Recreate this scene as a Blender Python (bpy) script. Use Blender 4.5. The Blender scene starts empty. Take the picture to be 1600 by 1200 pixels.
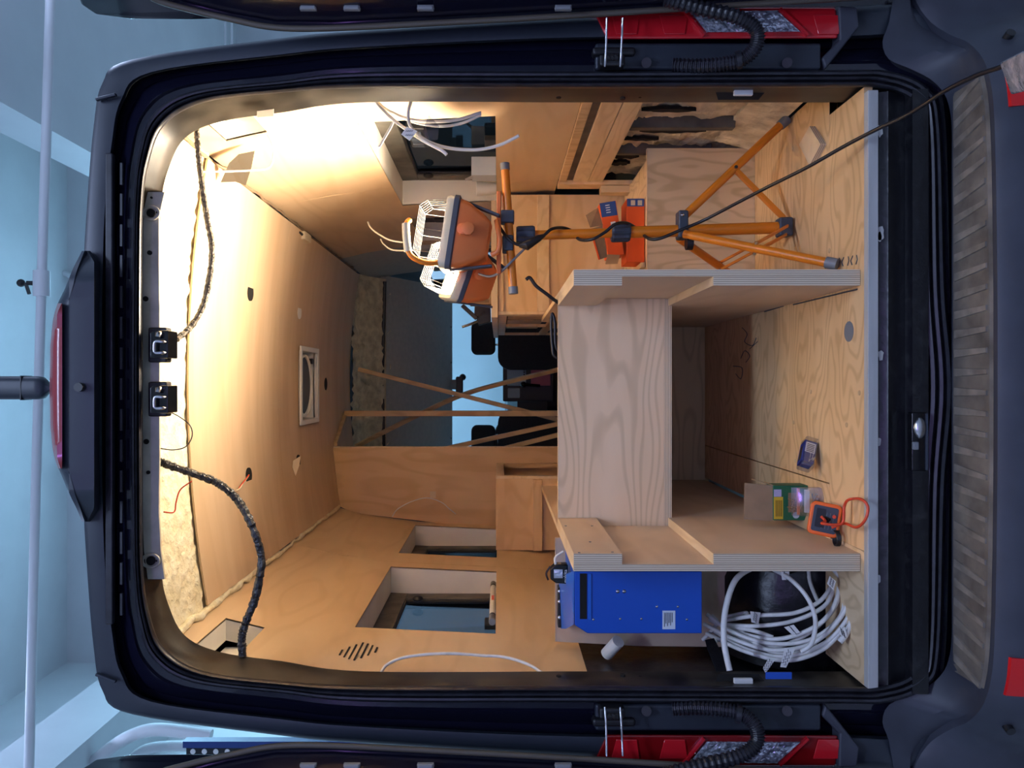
import bpy, bmesh, math, random
from mathutils import Vector as V, Matrix
random.seed(7)
S = bpy.context.scene
COL = S.collection
PI = math.pi

# ------------------------------------------------------------------ camera
# The photograph is a phone picture turned on its side: world up is picture left.
cd = bpy.data.cameras.new('camera'); cam = bpy.data.objects.new('camera', cd); COL.objects.link(cam)
cd.sensor_fit = 'HORIZONTAL'; cd.sensor_width = 36; cd.lens = 27.0
cd.shift_x = 20/1600; cd.shift_y = -3/1600; cd.clip_start = .02
m = Matrix(((0, 1, 0), (0, 0, -1), (-1, 0, 0))).to_4x4()
m.translation = V((0, -2, .95)); cam.matrix_world = m
S.camera = cam

# ------------------------------------------------------------------ world, lights, exposure
w = bpy.data.worlds.new('world'); S.world = w; w.use_nodes = True
w.node_tree.nodes['Background'].inputs[0].default_value = (.45, .62, .9, 1)
w.node_tree.nodes['Background'].inputs[1].default_value = .03
S.view_settings.view_transform = 'Standard'; S.view_settings.look = 'None'
S.view_settings.gamma = 1; S.view_settings.use_curve_mapping = False
S.view_settings.exposure = 1.15
COOL = (.52, .655, 1.0)
def area(name, loc, target, sx, sy, power, col):
    l = bpy.data.lights.new(name, 'AREA'); l.shape = 'RECTANGLE'; l.size = sx; l.size_y = sy
    l.energy = power; l.color = col
    o = bpy.data.objects.new(name, l); COL.objects.link(o); o.location = loc
    o.rotation_euler = (V(target)-V(loc)).to_track_quat('-Z', 'Y').to_euler()
    return o
area('garage_tube_light_rear', (.6, -3.2, 4.9), (.3, -2.6, 0), 2.4, .3, 82, COOL)
area('garage_tube_light_right', (2.7, 1.0, 3.55), (2.7, 1.0, 0), .3, 2.4, 36, COOL)
area('garage_tube_light_front', (0, 5.15, 4.2), (0, 5.6, 1.0), 2.6, .2, 105, (.36, .72, 1.0))
area('garage_tube_light_left', (-2.1, 2.4, 4.9), (-2.1, 2.4, 0), .3, 2.0, 14, COOL)
pl = bpy.data.lights.new('purple_led', 'AREA'); pl.shape = 'RECTANGLE'; pl.size = .9; pl.size_y = .08; pl.energy = 4; pl.color = (.46, .22, 1.0)
po = bpy.data.objects.new('purple_led', pl); COL.objects.link(po); po.location = (-.2, -3.3, 1.9)
po.rotation_euler = (V((-.45, 0, -.1))-V(po.location)).to_track_quat('-Z', 'Y').to_euler()

# ------------------------------------------------------------------ helpers
def W(px, py, d):
    """world point of a spot seen at (px, py) in the 1600x1200 frame, d metres from the camera plane"""
    return V((-(py-597)*d/1200, d-2, .95-(px-780)*d/1200))

class MB:
    def __init__(s): s.v = []; s.f = []
    def add(s, vs, fs):
        n = len(s.v); s.v += [V(p) for p in vs]; s.f += [tuple(i+n for i in f) for f in fs]; return s
    def box(s, a, b):
        x0, y0, z0 = [min(p, q) for p, q in zip(a, b)]; x1, y1, z1 = [max(p, q) for p, q in zip(a, b)]
        return s.add([(x0,y0,z0),(x1,y0,z0),(x1,y1,z0),(x0,y1,z0),(x0,y0,z1),(x1,y0,z1),(x1,y1,z1),(x0,y1,z1)],
                     [(0,3,2,1),(4,5,6,7),(0,1,5,4),(1,2,6,5),(2,3,7,6),(3,0,4,7)])
    def obox(s, c, ax, ay, az):
        """box about c with half-axis vectors"""
        c, ax, ay, az = V(c), V(ax), V(ay), V(az)
        p = [c+i*ax+j*ay+k*az for k in (-1,1) for i, j in ((-1,-1),(1,-1),(1,1),(-1,1))]
        return s.add(p, [(0,3,2,1),(4,5,6,7),(0,1,5,4),(1,2,6,5),(2,3,7,6),(3,0,4,7)])
    def bar(s, p, q, w_, h_, up=(0,0,1)):
        p, q = V(p), V(q); d = (q-p); L = d.length; d.normalize(); u = V(up)
        if abs(d.dot(u)) > .95: u = V((1,0,0))
        r = d.cross(u).normalized(); u = r.cross(d)
        return s.obox((p+q)/2, d*L/2, r*w_/2, u*h_/2)
    def tube(s, pts, r, n=8, closed=False, caps=True):
        pts = [V(p) for p in pts]; N = len(pts)
        rs = r if isinstance(r, (list, tuple)) else [r]*N
        up = V((.13, .21, .97)); vs = []; prev = None
        for i, p in enumerate(pts):
            if closed: t = pts[(i+1) % N]-pts[i-1]
            else: t = pts[min(i+1, N-1)]-pts[max(i-1, 0)]
            if t.length < 1e-9: t = V((0,0,1))
            t.normalize()
            a = (prev-t*prev.dot(t)) if prev is not None else (up-t*up.dot(t))
            if a.length < 1e-6: a = t.orthogonal()
            a.normalize(); prev = a; b = t.cross(a)
            vs += [p+rs[i]*(math.cos(2*PI*k/n)*a+math.sin(2*PI*k/n)*b) for k in range(n)]
        fs = []
        for i in range(N if closed else N-1):
            j = (i+1) % N
            fs += [(i*n+k, i*n+(k+1) % n, j*n+(k+1) % n, j*n+k) for k in range(n)]
        if caps and not closed: fs += [tuple(range(n))[::-1], tuple((N-1)*n+k for k in range(n))]
        return s.add(vs, fs)
    def cyl(s, p, q, r, n=16, r2=None): return s.tube([p, q], [r, r if r2 is None else r2], n)
    def prism(s, poly, ext):
        n = len(poly); e = V(ext); poly = [V(p) for p in poly]
        return s.add(poly+[p+e for p in poly], [tuple(range(n))[::-1], tuple(range(n, 2*n))]+[(i, (i+1) % n, n+(i+1) % n, n+i) for i in range(n)])
    def loft(s, loops, closed=True, caps=(False, False)):
        n = len(loops[0]); vs = [p for l in loops for p in l]; fs = []
        for i in range(len(loops)-1):
            for k in range(n if closed else n-1):
                k2 = (k+1) % n
                fs.append((i*n+k, i*n+k2, (i+1)*n+k2, (i+1)*n+k))
        if caps[0]: fs.append(tuple(range(n))[::-1])
        if caps[1]: fs.append(tuple((len(loops)-1)*n+k for k in range(n)))
        return s.add(vs, fs)
    def ball(s, c, r, n=12, sc=(1,1,1)):
        c = V(c); lp = []
        for i in range(n//2+1):
            a = PI*i/(n//2); rr = max(math.sin(a), .001)
            lp.append([c+V((r*rr*math.cos(2*PI*k/n)*sc[0], r*rr*math.sin(2*PI*k/n)*sc[1], -r*math.cos(a)*sc[2])) for k in range(n)])
        return s.loft(lp)

def build(name, mb, mat, parent=None, smooth=35, bevel=0, seg=2):
    me = bpy.data.meshes.new(name)
    base = V((0,0,0))
    vs = mb.v
    if parent is None:
        xs = [p.x for p in vs]; ys = [p.y for p in vs]; zs = [p.z for p in vs]
        base = V(((min(xs)+max(xs))/2, (min(ys)+max(ys))/2, min(zs)))
        off = base
    else:
        off = parent['_base'] if '_base' in parent else (0,0,0)
        off = V(off)
    me.from_pydata([tuple(p-off) for p in vs], [], mb.f)
    bm = bmesh.new(); bm.from_mesh(me); bmesh.ops.recalc_face_normals(bm, faces=bm.faces); bm.to_mesh(me); bm.free()
    me.materials.append(mat)
    o = bpy.data.objects.new(name, me); COL.objects.link(o)
    if smooth:
        for p in me.polygons: p.use_smooth = True
        me.set_sharp_from_angle(angle=math.radians(smooth))
    if parent is None:
        o.location = base; BASE[o.name] = tuple(base); o['_base'] = tuple(base)
    else:
        o.parent = parent; o['_base'] = tuple(off)
    if bevel:
        b = o.modifiers.new('bevel', 'BEVEL'); b.width = bevel; b.segments = seg; b.limit_method = 'ANGLE'
        b.harden_normals = True
    return o
BASE = {}
def thing(name, base):
    o = bpy.data.objects.new(name, None); COL.objects.link(o); o.location = base; o['_base'] = tuple(base); o.empty_display_size = .1
    return o
def tag(o, label=None, cat=None, group=None, kind=None):
    if label: o['label'] = label
    if cat: o['category'] = cat
    if group: o['group'] = group
    if kind: o['kind'] = kind
    return o
def B(a, b): return MB().box(a, b)
def spline(pts, n=8, closed=False):
    pts = [V(p) for p in pts]; out = []; N = len(pts)
    for i in range(N if closed else N-1):
        if closed: p0, p1, p2, p3 = pts[i-1], pts[i], pts[(i+1) % N], pts[(i+2) % N]
        else: p0, p1, p2, p3 = pts[max(i-1,0)], pts[i], pts[i+1], pts[min(i+2,N-1)]
        for k in range(n):
            t = k/n
            out.append(.5*((2*p1)+(p2-p0)*t+(2*p0-5*p1+4*p2-p3)*t*t+(3*p1-p0-3*p2+p3)*t**3))
    if not closed: out.append(pts[-1])
    return out
def lerp(xs, ys, x):
    if x <= xs[0]: return ys[0]
    for a, b, c, d in zip(xs, xs[1:], ys, ys[1:]):
        if x <= b: return c+(d-c)*(x-a)/(b-a)
    return ys[-1]

# ------------------------------------------------------------------ materials
def mat(name, col, rough=.5, metal=0, spec=.5, coat=0):
    m = bpy.data.materials.new(name); m.use_nodes = True
    b = m.node_tree.nodes['Principled BSDF']
    b.inputs['Base Color'].default_value = (*col, 1); b.inputs['Roughness'].default_value = rough
    b.inputs['Metallic'].default_value = metal; b.inputs['Specular IOR Level'].default_value = spec
    b.inputs['Coat Weight'].default_value = coat; b.inputs['Coat Roughness'].default_value = .05
    return m
def nodes(m): return m.node_tree.nodes, m.node_tree.links, m.node_tree.nodes['Principled BSDF']
def noisy(name, c1, c2, scale=20, rough=.5, bump=0, metal=0, detail=4, lo=.35, hi=.65, spec=.5, stretch=(1,1,1), rough2=None):
    m = mat(name, c1, rough, metal, spec); N, L, b = nodes(m)
    tc = N.new('ShaderNodeTexCoord'); mp = N.new('ShaderNodeMapping'); mp.inputs['Scale'].default_value = stretch
    nz = N.new('ShaderNodeTexNoise'); nz.inputs['Scale'].default_value = scale; nz.inputs['Detail'].default_value = detail
    rp = N.new('ShaderNodeValToRGB'); rp.color_ramp.elements[0].position = lo; rp.color_ramp.elements[1].position = hi
    rp.color_ramp.elements[0].color = (*c1, 1); rp.color_ramp.elements[1].color = (*c2, 1)
    L.new(tc.outputs['Object'], mp.inputs[0]); L.new(mp.outputs[0], nz.inputs['Vector']); L.new(nz.outputs[0], rp.inputs[0]); L.new(rp.outputs[0], b.inputs['Base Color'])
    if bump:
        bp = N.new('ShaderNodeBump'); bp.inputs['Strength'].default_value = bump; bp.inputs['Distance'].default_value = .02
        L.new(nz.outputs[0], bp.inputs['Height']); L.new(bp.outputs[0], b.inputs['Normal'])
    if rough2 is not None:
        mr = N.new('ShaderNodeMapRange'); mr.inputs[3].default_value = rough; mr.inputs[4].default_value = rough2
        L.new(nz.outputs[0], mr.inputs[0]); L.new(mr.outputs[0], b.inputs['Roughness'])
    return m
def ply(name, light, dark, grain=(1,1,1), scale=2.2, rings=9, strength=.55, rough=.5, knots=False):
    """veneer: contour lines of a stretched noise give cathedral grain; grain = mapping scale per axis (small = along the grain)"""
    m = mat(name, light, rough, 0, .35); N, L, b = nodes(m)
    tc = N.new('ShaderNodeTexCoord'); mp = N.new('ShaderNodeMapping'); mp.inputs['Scale'].default_value = grain
    nz = N.new('ShaderNodeTexNoise'); nz.inputs['Scale'].default_value = scale; nz.inputs['Detail'].default_value = 2.5; nz.inputs['Roughness'].default_value = .45
    mu = N.new('ShaderNodeMath'); mu.operation = 'MULTIPLY'; mu.inputs[1].default_value = rings*6.283
    sn = N.new('ShaderNodeMath'); sn.operation = 'SINE'
    rp = N.new('ShaderNodeValToRGB'); e = rp.color_ramp.elements
    e[0].position = .0; e[0].color = (0,0,0,1); e[1].position = 1; e[1].color = (1,1,1,1)
    e.new(.55).color = (.05,.05,.05,1)
    ad = N.new('ShaderNodeMath'); ad.operation = 'MULTIPLY_ADD'; ad.inputs[1].default_value = .5; ad.inputs[2].default_value = .5
    n2 = N.new('ShaderNodeTexNoise'); n2.inputs['Scale'].default_value = scale*1.3; n2.inputs['Detail'].default_value = 5
    n3 = N.new('ShaderNodeTexNoise'); n3.inputs['Scale'].default_value = 60; n3.inputs['Detail'].default_value = 3
    mx = N.new('ShaderNodeMix'); mx.data_type = 'RGBA'; mx.inputs[6].default_value = (*light,1); mx.inputs[7].default_value = (*dark,1)
    sc = N.new('ShaderNodeMath'); sc.operation = 'MULTIPLY'; sc.inputs[1].default_value = strength
    mx2 = N.new('ShaderNodeMix'); mx2.data_type = 'RGBA'; mx2.blend_type = 'MULTIPLY'; mx2.inputs[7].default_value = (.84,.78,.70,1)
    mr = N.new('ShaderNodeMapRange'); mr.inputs[1].default_value = .35; mr.inputs[2].default_value = .7
    ms = N.new('ShaderNodeMath'); ms.operation = 'MULTIPLY'; ms.inputs[1].default_value = .8
    L.new(tc.outputs['Object'], mp.inputs[0])
    for n_ in (nz, n2, n3): L.new(mp.outputs[0], n_.inputs['Vector'])
    L.new(nz.outputs[0], mu.inputs[0]); L.new(mu.outputs[0], sn.inputs[0]); L.new(sn.outputs[0], ad.inputs[0]); L.new(ad.outputs[0], rp.inputs[0])
    L.new(rp.outputs[0], sc.inputs[0]); L.new(sc.outputs[0], mx.inputs[0])
    L.new(n2.outputs[0], mr.inputs[0]); L.new(mr.outputs[0], ms.inputs[0]); L.new(ms.outputs[0], mx2.inputs[0]); L.new(mx.outputs[2], mx2.inputs[6])
    L.new(mx2.outputs[2], b.inputs['Base Color'])
    bp = N.new('ShaderNodeBump'); bp.inputs['Strength'].default_value = .06; bp.inputs['Distance'].default_value = .004
    L.new(n3.outputs[0], bp.inputs['Height']); L.new(bp.outputs[0], b.inputs['Normal'])
    return m
def plyedge(name, axis, light=(.72,.58,.40), dark=(.36,.27,.19), pitch=.0056):
    m = mat(name, light, .6, 0, .3); N, L, b = nodes(m)
    tc = N.new('ShaderNodeTexCoord'); wv = N.new('ShaderNodeTexWave'); wv.bands_direction = axis
    wv.inputs['Scale'].default_value = 6.283/(20*pitch); wv.inputs['Distortion'].default_value = .3; wv.inputs['Detail'].default_value = 2
    rp = N.new('ShaderNodeValToRGB'); rp.color_ramp.elements[0].color = (*dark,1); rp.color_ramp.elements[1].color = (*light,1)
    rp.color_ramp.elements[0].position = .2; rp.color_ramp.elements[1].position = .5
    L.new(tc.outputs['Object'], wv.inputs['Vector']); L.new(wv.outputs[0], rp.inputs[0]); L.new(rp.outputs[0], b.inputs['Base Color'])
    return m
def emit(name, col, strength):
    m = mat(name, col, .5); b = m.node_tree.nodes['Principled BSDF']
    b.inputs['Emission Color'].default_value = (*col, 1); b.inputs['Emission Strength'].default_value = strength
    return m
def glass(name, col, mixf=.25, rough=.03):
    m = bpy.data.materials.new(name); m.use_nodes = True; N = m.node_tree.nodes; L = m.node_tree.links
    N.remove(N['Principled BSDF']); t = N.new('ShaderNodeBsdfTransparent'); t.inputs[0].default_value = (*col, 1)
    g = N.new('ShaderNodeBsdfGlossy'); g.inputs['Roughness'].default_value = rough; g.inputs[0].default_value = (.8,.9,1,1)
    mx = N.new('ShaderNodeMixShader'); mx.inputs[0].default_value = mixf
    L.new(t.outputs[0], mx.inputs[1]); L.new(g.outputs[0], mx.inputs[2]); L.new(mx.outputs[0], N['Material Output'].inputs[0])
    return m

WL = (.70, .515, .325)
M = {}
M['ply_wall'] = ply('veneer_wall', WL, (.58,.40,.225), (1, .35, 1.4), 2.2, 9, .34)
M['ply_ceil'] = ply('veneer_ceiling', (.66,.485,.315), (.58,.41,.25), (.35, 2.5, 1), 2.2, 6, .26)
M['ply_part'] = ply('veneer_partition', (.74,.52,.29), (.60,.39,.19), (1.4, 1, .35), 2.6, 9, .5)
M['ply_cab'] = ply('veneer_cabinet', (.76,.54,.31), (.62,.40,.21), (.6, 1, 1.6), 2.6, 12, .45)
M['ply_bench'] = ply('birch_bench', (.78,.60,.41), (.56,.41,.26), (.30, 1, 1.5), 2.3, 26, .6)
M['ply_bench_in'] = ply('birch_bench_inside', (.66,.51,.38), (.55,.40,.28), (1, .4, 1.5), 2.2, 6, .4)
M['ply_floor'] = ply('fir_floor', (.78,.53,.27), (.52,.30,.13), (.55, 1.7, 1), 2.6, 20, .5)
M['ply_box'] = ply('birch_wheelbox', (.80,.60,.36), (.56,.38,.20), (1.8, 1, .5), 3.6, 11, .6)
M['pine'] = ply('pine_batten', (.66,.47,.27), (.46,.30,.15), (1.5, 1.5, .4), 4, 8, .55)
M['pale_pine'] = ply('pale_pine', (.76,.59,.37), (.60,.43,.24), (1, .4, 2), 5, 7, .5)
M['edge_x'] = plyedge('ply_edge_x', 'X'); M['edge_z'] = plyedge('ply_edge_z', 'Z'); M['edge_y'] = plyedge('ply_edge_y', 'Y')
M['foam'] = noisy('spray_foam', (.74,.64,.40), (.86,.79,.58), 26, .8, .9, detail=6)
M['foam_dirty'] = noisy('spray_foam_trimmed', (.56,.49,.34), (.84,.76,.56), 18, .8, .9, detail=7)
M['white_liner'] = noisy('white_liner_board', (.82,.78,.69), (.88,.84,.75), 6, .55)
M['paint'] = mat('black_body_paint', (.006,.006,.016), .16, 0, .5, .6)
M['paint_roof'] = noisy('roof_edge_paint', (.018,.024,.034), (.024,.030,.042), 3, .42)
M['paint_in'] = noisy('inner_flange_paint', (.016,.013,.010), (.075,.062,.045), 11, .30, detail=9, lo=.38, hi=.75, rough2=.55)
M['flange_grey'] = noisy('dusty_flange', (.36,.34,.28), (.58,.545,.45), 12, .45, detail=5)
M['rubber'] = noisy('rubber_seal', (.010,.010,.014), (.022,.022,.03), 30, .38)
M['blackmetal'] = noisy('scuffed_black_metal', (.004,.004,.006), (.030,.030,.030), 25, .35, .15, detail=8, lo=.55, hi=.9)
M['bumper'] = noisy('bumper_plastic', (.030,.033,.046), (.042,.046,.062), 8, .55, .03)
M['pad'] = noisy('dusty_step_pad', (.075,.064,.052), (.20,.172,.138), 14, .8, .2, detail=8, lo=.3, hi=.8)
M['pad_rib'] = noisy('dusty_step_rib', (.12,.104,.086), (.27,.235,.19), 20, .8, .2, detail=8, lo=.3, hi=.8)
M['plastic'] = mat('black_plastic', (.010,.010,.012), .45)
M['plastic_gl'] = mat('black_gloss_plastic', (.004,.004,.005), .12)
M['dkgrey'] = mat('dark_grey_plastic', (.045,.055,.075), .5)
M['grey'] = mat('grey_plastic', (.19,.20,.21), .5)
M['cream'] = mat('cream_bezel', (.47,.43,.32), .45)
M['orange'] = mat('orange_paint', (.72,.205,.012), .34)
M['orange_h'] = mat('orange_housing', (.70,.18,.04), .45)
M['steel'] = mat('steel', (.55,.55,.56), .25, 1)
M['wire'] = mat('cage_wire', (.05,.048,.042), .5, .0)
M['white'] = mat('white_plastic', (.78,.77,.73), .4)
M['white_cable'] = noisy('white_cable', (.60,.60,.56), (.72,.71,.67), 40, .4)
M['clear_cable'] = mat('milky_cable', (.62,.60,.55), .25)
M['cord'] = mat('black_cord', (.012,.012,.014), .4)
M['loom'] = noisy('taped_loom', (.006,.006,.007), (.05,.046,.042), 70, .35, .6, detail=3)
M['harness_lit'] = noisy('loom_plastic_lit', (.10,.08,.055), (.26,.21,.15), 90, .4, .7, detail=3)  # black loom with the warm lamplight on it put into its colour
M['red_lens'] = mat('red_lens', (.55,.012,.020), .12, 0, .6, .5)
M['red_shaded'] = mat('red_lens_shaded', (.20,.004,.006), .15, 0, .5, .5)  # darker copy of the red lens: the left tail light's shade is painted in
M['clear_lens'] = noisy('clear_lens', (.25,.27,.33), (.75,.78,.88), 60, .08, .6, .6, detail=2)
M['brake'] = mat('brake_lens', (.28,.030,.035), .25, 0, .5, .3)
M['reflector'] = mat('reflector', (.62,.010,.012), .3)
M['garage'] = noisy('garage_plaster', (.66,.68,.70), (.70,.72,.74), 3, .8)
M['garage_pipe'] = mat('painted_pipe', (.74,.76,.78), .5)
M['concrete'] = noisy('concrete', (.30,.30,.30), (.40,.40,.40), 6, .8)
M['rackblue'] = mat('blue_steel', (.015,.045,.20), .35)
M['headliner'] = noisy('headliner', (.40,.41,.39), (.45,.46,.43), 30, .9)
M['seat'] = noisy('seat_fabric', (.008,.009,.012), (.014,.015,.020), 90, .8)
M['dash'] = mat('dash_plastic', (.035,.042,.055), .5)
M['dash_lt'] = mat('dash_light', (.35,.46,.56), .5)
M['maroon'] = mat('dash_maroon', (.50,.12,.18), .5)
M['tint'] = glass('tinted_glass', (.42,.44,.46), .10)
M['tint_dark'] = glass('dark_tinted_glass', (.13,.13,.125), .08)
M['clearglass'] = glass('windscreen_glass', (.88,.95,.97), .03)
M['blue'] = mat('blue_metal', (.003,.075,.46), .38)
M['blue_lt'] = mat('blue_metal_cap', (.010,.12,.55), .35)
M['label'] = mat('paper_label', (.62,.68,.74), .6)
M['ink'] = mat('ink', (.012,.012,.018), .6)
M['dark'] = mat('dark_hole', (.006,.005,.004), .9)
M['tape'] = mat('grey_duct_tape', (.085,.070,.052), .5)
M['mask_tape'] = mat('masking_tape', (.68,.57,.40), .7)
M['blue_tape'] = mat('blue_tape', (.02,.10,.52), .6)
M['box_orange'] = mat('orange_card', (.80,.105,.010), .55)
M['box_blue'] = mat('blue_card', (.035,.085,.26), .55)
M['card'] = noisy('cardboard', (.22,.145,.085), (.26,.17,.10), 20, .8)
M['card_lt'] = mat('cardboard_light', (.40,.28,.16), .8)
M['green'] = mat('green_card', (.010,.12,.055), .45)
M['yellow'] = mat('yellow_card', (.66,.43,.03), .5)
M['purple_card'] = mat('violet_label', (.42,.40,.62), .5)
M['polybag'] = glass('polybag', (.86,.86,.90), .18, .15)
M['zip_orange'] = mat('zip_orange', (.70,.20,.08), .5)
M['screw'] = mat('zinc', (.62,.60,.58), .3, 1)
M['brass'] = mat('brass_screw', (.60,.46,.30), .35, 1)
M['pack_blue'] = mat('blue_pack', (.012,.030,.19), .35)
M['meter_orange'] = mat('meter_orange', (.88,.14,.012), .4)
M['red_cable'] = mat('test_lead', (.72,.06,.015), .35)
M['white_paint'] = noisy('weathered_trim', (.36,.36,.34), (.46,.46,.44), 9, .6, stretch=(.3,3,3))
M['bluebox'] = mat('pale_blue_card', (.45,.49,.58), .6)
M['lampglow'] = emit('halogen_glass', (1.0, .84, .64), 430)
M['lampfill'] = emit('halogen_glass_fill', (1.0, .84, .64), 85)  # weak glow added to the front lamp to brighten the deep ceiling and walls
M['window_rubber'] = mat('window_rubber', (.012,.011,.010), .5)
M['bare_metal'] = noisy('grey_primer_metal', (.050,.046,.038), (.12,.11,.09), 10, .5, .2, detail=6)
M['silver'] = noisy('silver_wrap', (.45,.47,.50), (.75,.77,.80), 30, .25, .5, .6)

# ------------------------------------------------------------------ garage
def struct(o, label, cat):
    return tag(o, label, cat, kind='structure')
GZ = 5.34
struct(build('floor_garage', B((-4,-6,-.85),(4.6,6.1,-.75)), M['concrete']), 'grey concrete garage floor under the van', 'floor')
struct(build('ceiling_garage', B((-4,-6,GZ),(4.6,6.1,GZ+.1)), M['garage']), 'white painted garage ceiling above the van', 'ceiling')
struct(build('wall_garage_front', B((-4,5.8,-.75),(4.6,5.95,GZ)), M['garage']), 'white garage wall beyond the windscreen', 'wall')
struct(build('wall_garage_left', B((-3.0,-6,-.75),(-2.85,5.8,GZ)), M['garage']), 'white garage wall along the driver side of the van', 'wall')
struct(build('wall_garage_right', B((4.3,-6,-.75),(4.45,5.8,GZ)), M['garage']), 'white garage wall along the sliding door side', 'wall')
struct(build('wall_garage_rear', B((-2.85,-5.9,-.75),(4.3,-5.75,GZ)), M['garage']), 'white garage wall opposite the open rear doors', 'wall')
struct(build('trim_1', MB().prism([(1.50,-3,3.62),(4.3,-3,3.62),(4.3,-3,3.95),(1.50,-3,3.95)], (0,8.8,0)), M['garage']), 'white boxed soffit running along the garage ceiling', 'soffit')
struct(build('trim_2', MB().box((-2.85,.9,3.60),(-2.30,5.8,4.05)), M['garage']), 'white boxed beam along the left garage wall', 'beam')
def pipe(label, pts, r, cat='pipe', extra=None, name='wall_pipe'):
    if extra is None:
        return tag(build(name, MB().tube(pts, r, 12), M['garage_pipe'], smooth=60), label, cat)
    t = thing(name, pts[0]); build('pipe_run', MB().tube(pts, r, 12), M['garage_pipe'], t, 60); extra(t); return tag(t, label, cat)
def pipex(t):
    v = W(65, 443, 4.2)
    build('collar', MB().cyl(v-V((.07,0,0)), v+V((.07,0,0)), .042), M['garage_pipe'], t)
    vm = build('valve', MB().cyl(v, v+V((0,-.02,.07)), .012).ball(v+V((0,-.02,.10)), .022), M['plastic'], t)
    build('lever', MB().bar(v+V((0,-.02,.075)), v+V((-.06,-.02,.055)), .014, .014), M['plastic'], vm)
pipe('long white painted pipe running across under the garage ceiling with a black valve', [W(98,-630,4.2), W(66,420,4.2), W(58,700,4.2), W(40,1408,4.2)], .026, extra=pipex)
pipe('white vertical pipe dropping behind the van roof near the black post', [V((-.535,5.70,5.34)), V((-.535,5.70,2.45)), V((-.535,5.74,2.38)), V((-.535,5.80,2.36))], .060)
pipe('slim white conduit slanting down behind the van roof', [V((1.10,5.74,5.34)), V((.55,5.74,3.85)), V((.45,5.78,3.5)), V((.45,5.80,3.48))], .030)
pipe('thin white wire strung behind the van roof', [V((.20,5.75,5.34)), V((.20,5.75,2.6)), V((.20,5.80,2.5))], .010, 'wire', name='thin_wire')
pipe('white square conduit fixed below the ceiling corner', [W(92,1098,7.72), W(470,1100,7.72)], .05, 'conduit', name='conduit')
pipe('bent white drain pipe beside the blue shelving', spline([W(120,1215,5.0), W(165,1175,5.0), W(205,1150,5.0), W(250,1140,5.0), W(330,1150,5.0)], 6), .042, name='drain_pipe')
pipe('second bent white drain pipe behind the first', spline([W(185,1215,5.3), W(215,1178,5.3), W(260,1166,5.3), W(360,1168,5.3)], 6), .036, name='drain_pipe')
for i, (yy, a, b_) in enumerate(((226, 6, 86), (246, 12, 84), (271, 10, 82), (282, 10, 82), (352, 0, 70), (362, 0, 70))):
    p = W(yy, b_, 6.9)
    tag(build('wall_conduit', MB().tube([W(yy, -80, 6.9), W(yy, b_, 6.9)], .012, 8), M['garage_pipe']), 'slim painted conduit on the garage wall beside the open right door', 'conduit', 'slim conduits beside the right door')
# blue shelving upright
t = thing('shelving_unit', W(300,1166,4.0))
zb = -.75-W(288,1156,4.0).z
build('beam', MB().box(W(288,1156,4.0)+V((0,-.02,zb)), W(288,1166,4.0)+V((0,.03,0))), M['rackblue'], t)
build('post', MB().box(W(288,1166,4.0)+V((0,0,zb)), W(291,1192,4.0)+V((0,.03,0))), M['plastic'], t)
for i in range(4):
    c = W(300+18*i, 1176, 3.985)
    build('keyhole', MB().cyl(c+V((0,.014,0)), c+V((0,.010,0)), .014, 10), M['white'], t)
tag(t, 'blue and black slotted steel shelving beside the left door', 'shelving')
# black post above the roof
t = thing('roof_post', W(105,606,2.5))
lp = []
for px, hw, hd in ((-1245,.0395,.03),(60,.0395,.03),(68,.036,.028),(73,.026,.02),(78,.012,.012),(118,.010,.012)):
    c = W(px, 606, 2.6); lp.append([c+V((hw*math.copysign(abs(math.cos(a))**.6, math.cos(a)), hd*math.copysign(abs(math.sin(a))**.6, math.sin(a)), 0)) for a in [2*PI*k/20 for k in range(20)]])
build('post_shaft', MB().loft(lp, caps=(True,True)), M['paint_roof'], t, 50)
c = W(40,606,2.6); build('post_collar', MB().box(c+V((-.041,-.031,-.003)), c+V((.041,.031,0))), M['plastic'], t)
tag(t, 'dark rounded post hanging from the garage ceiling to the van roof hump', 'post')

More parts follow.
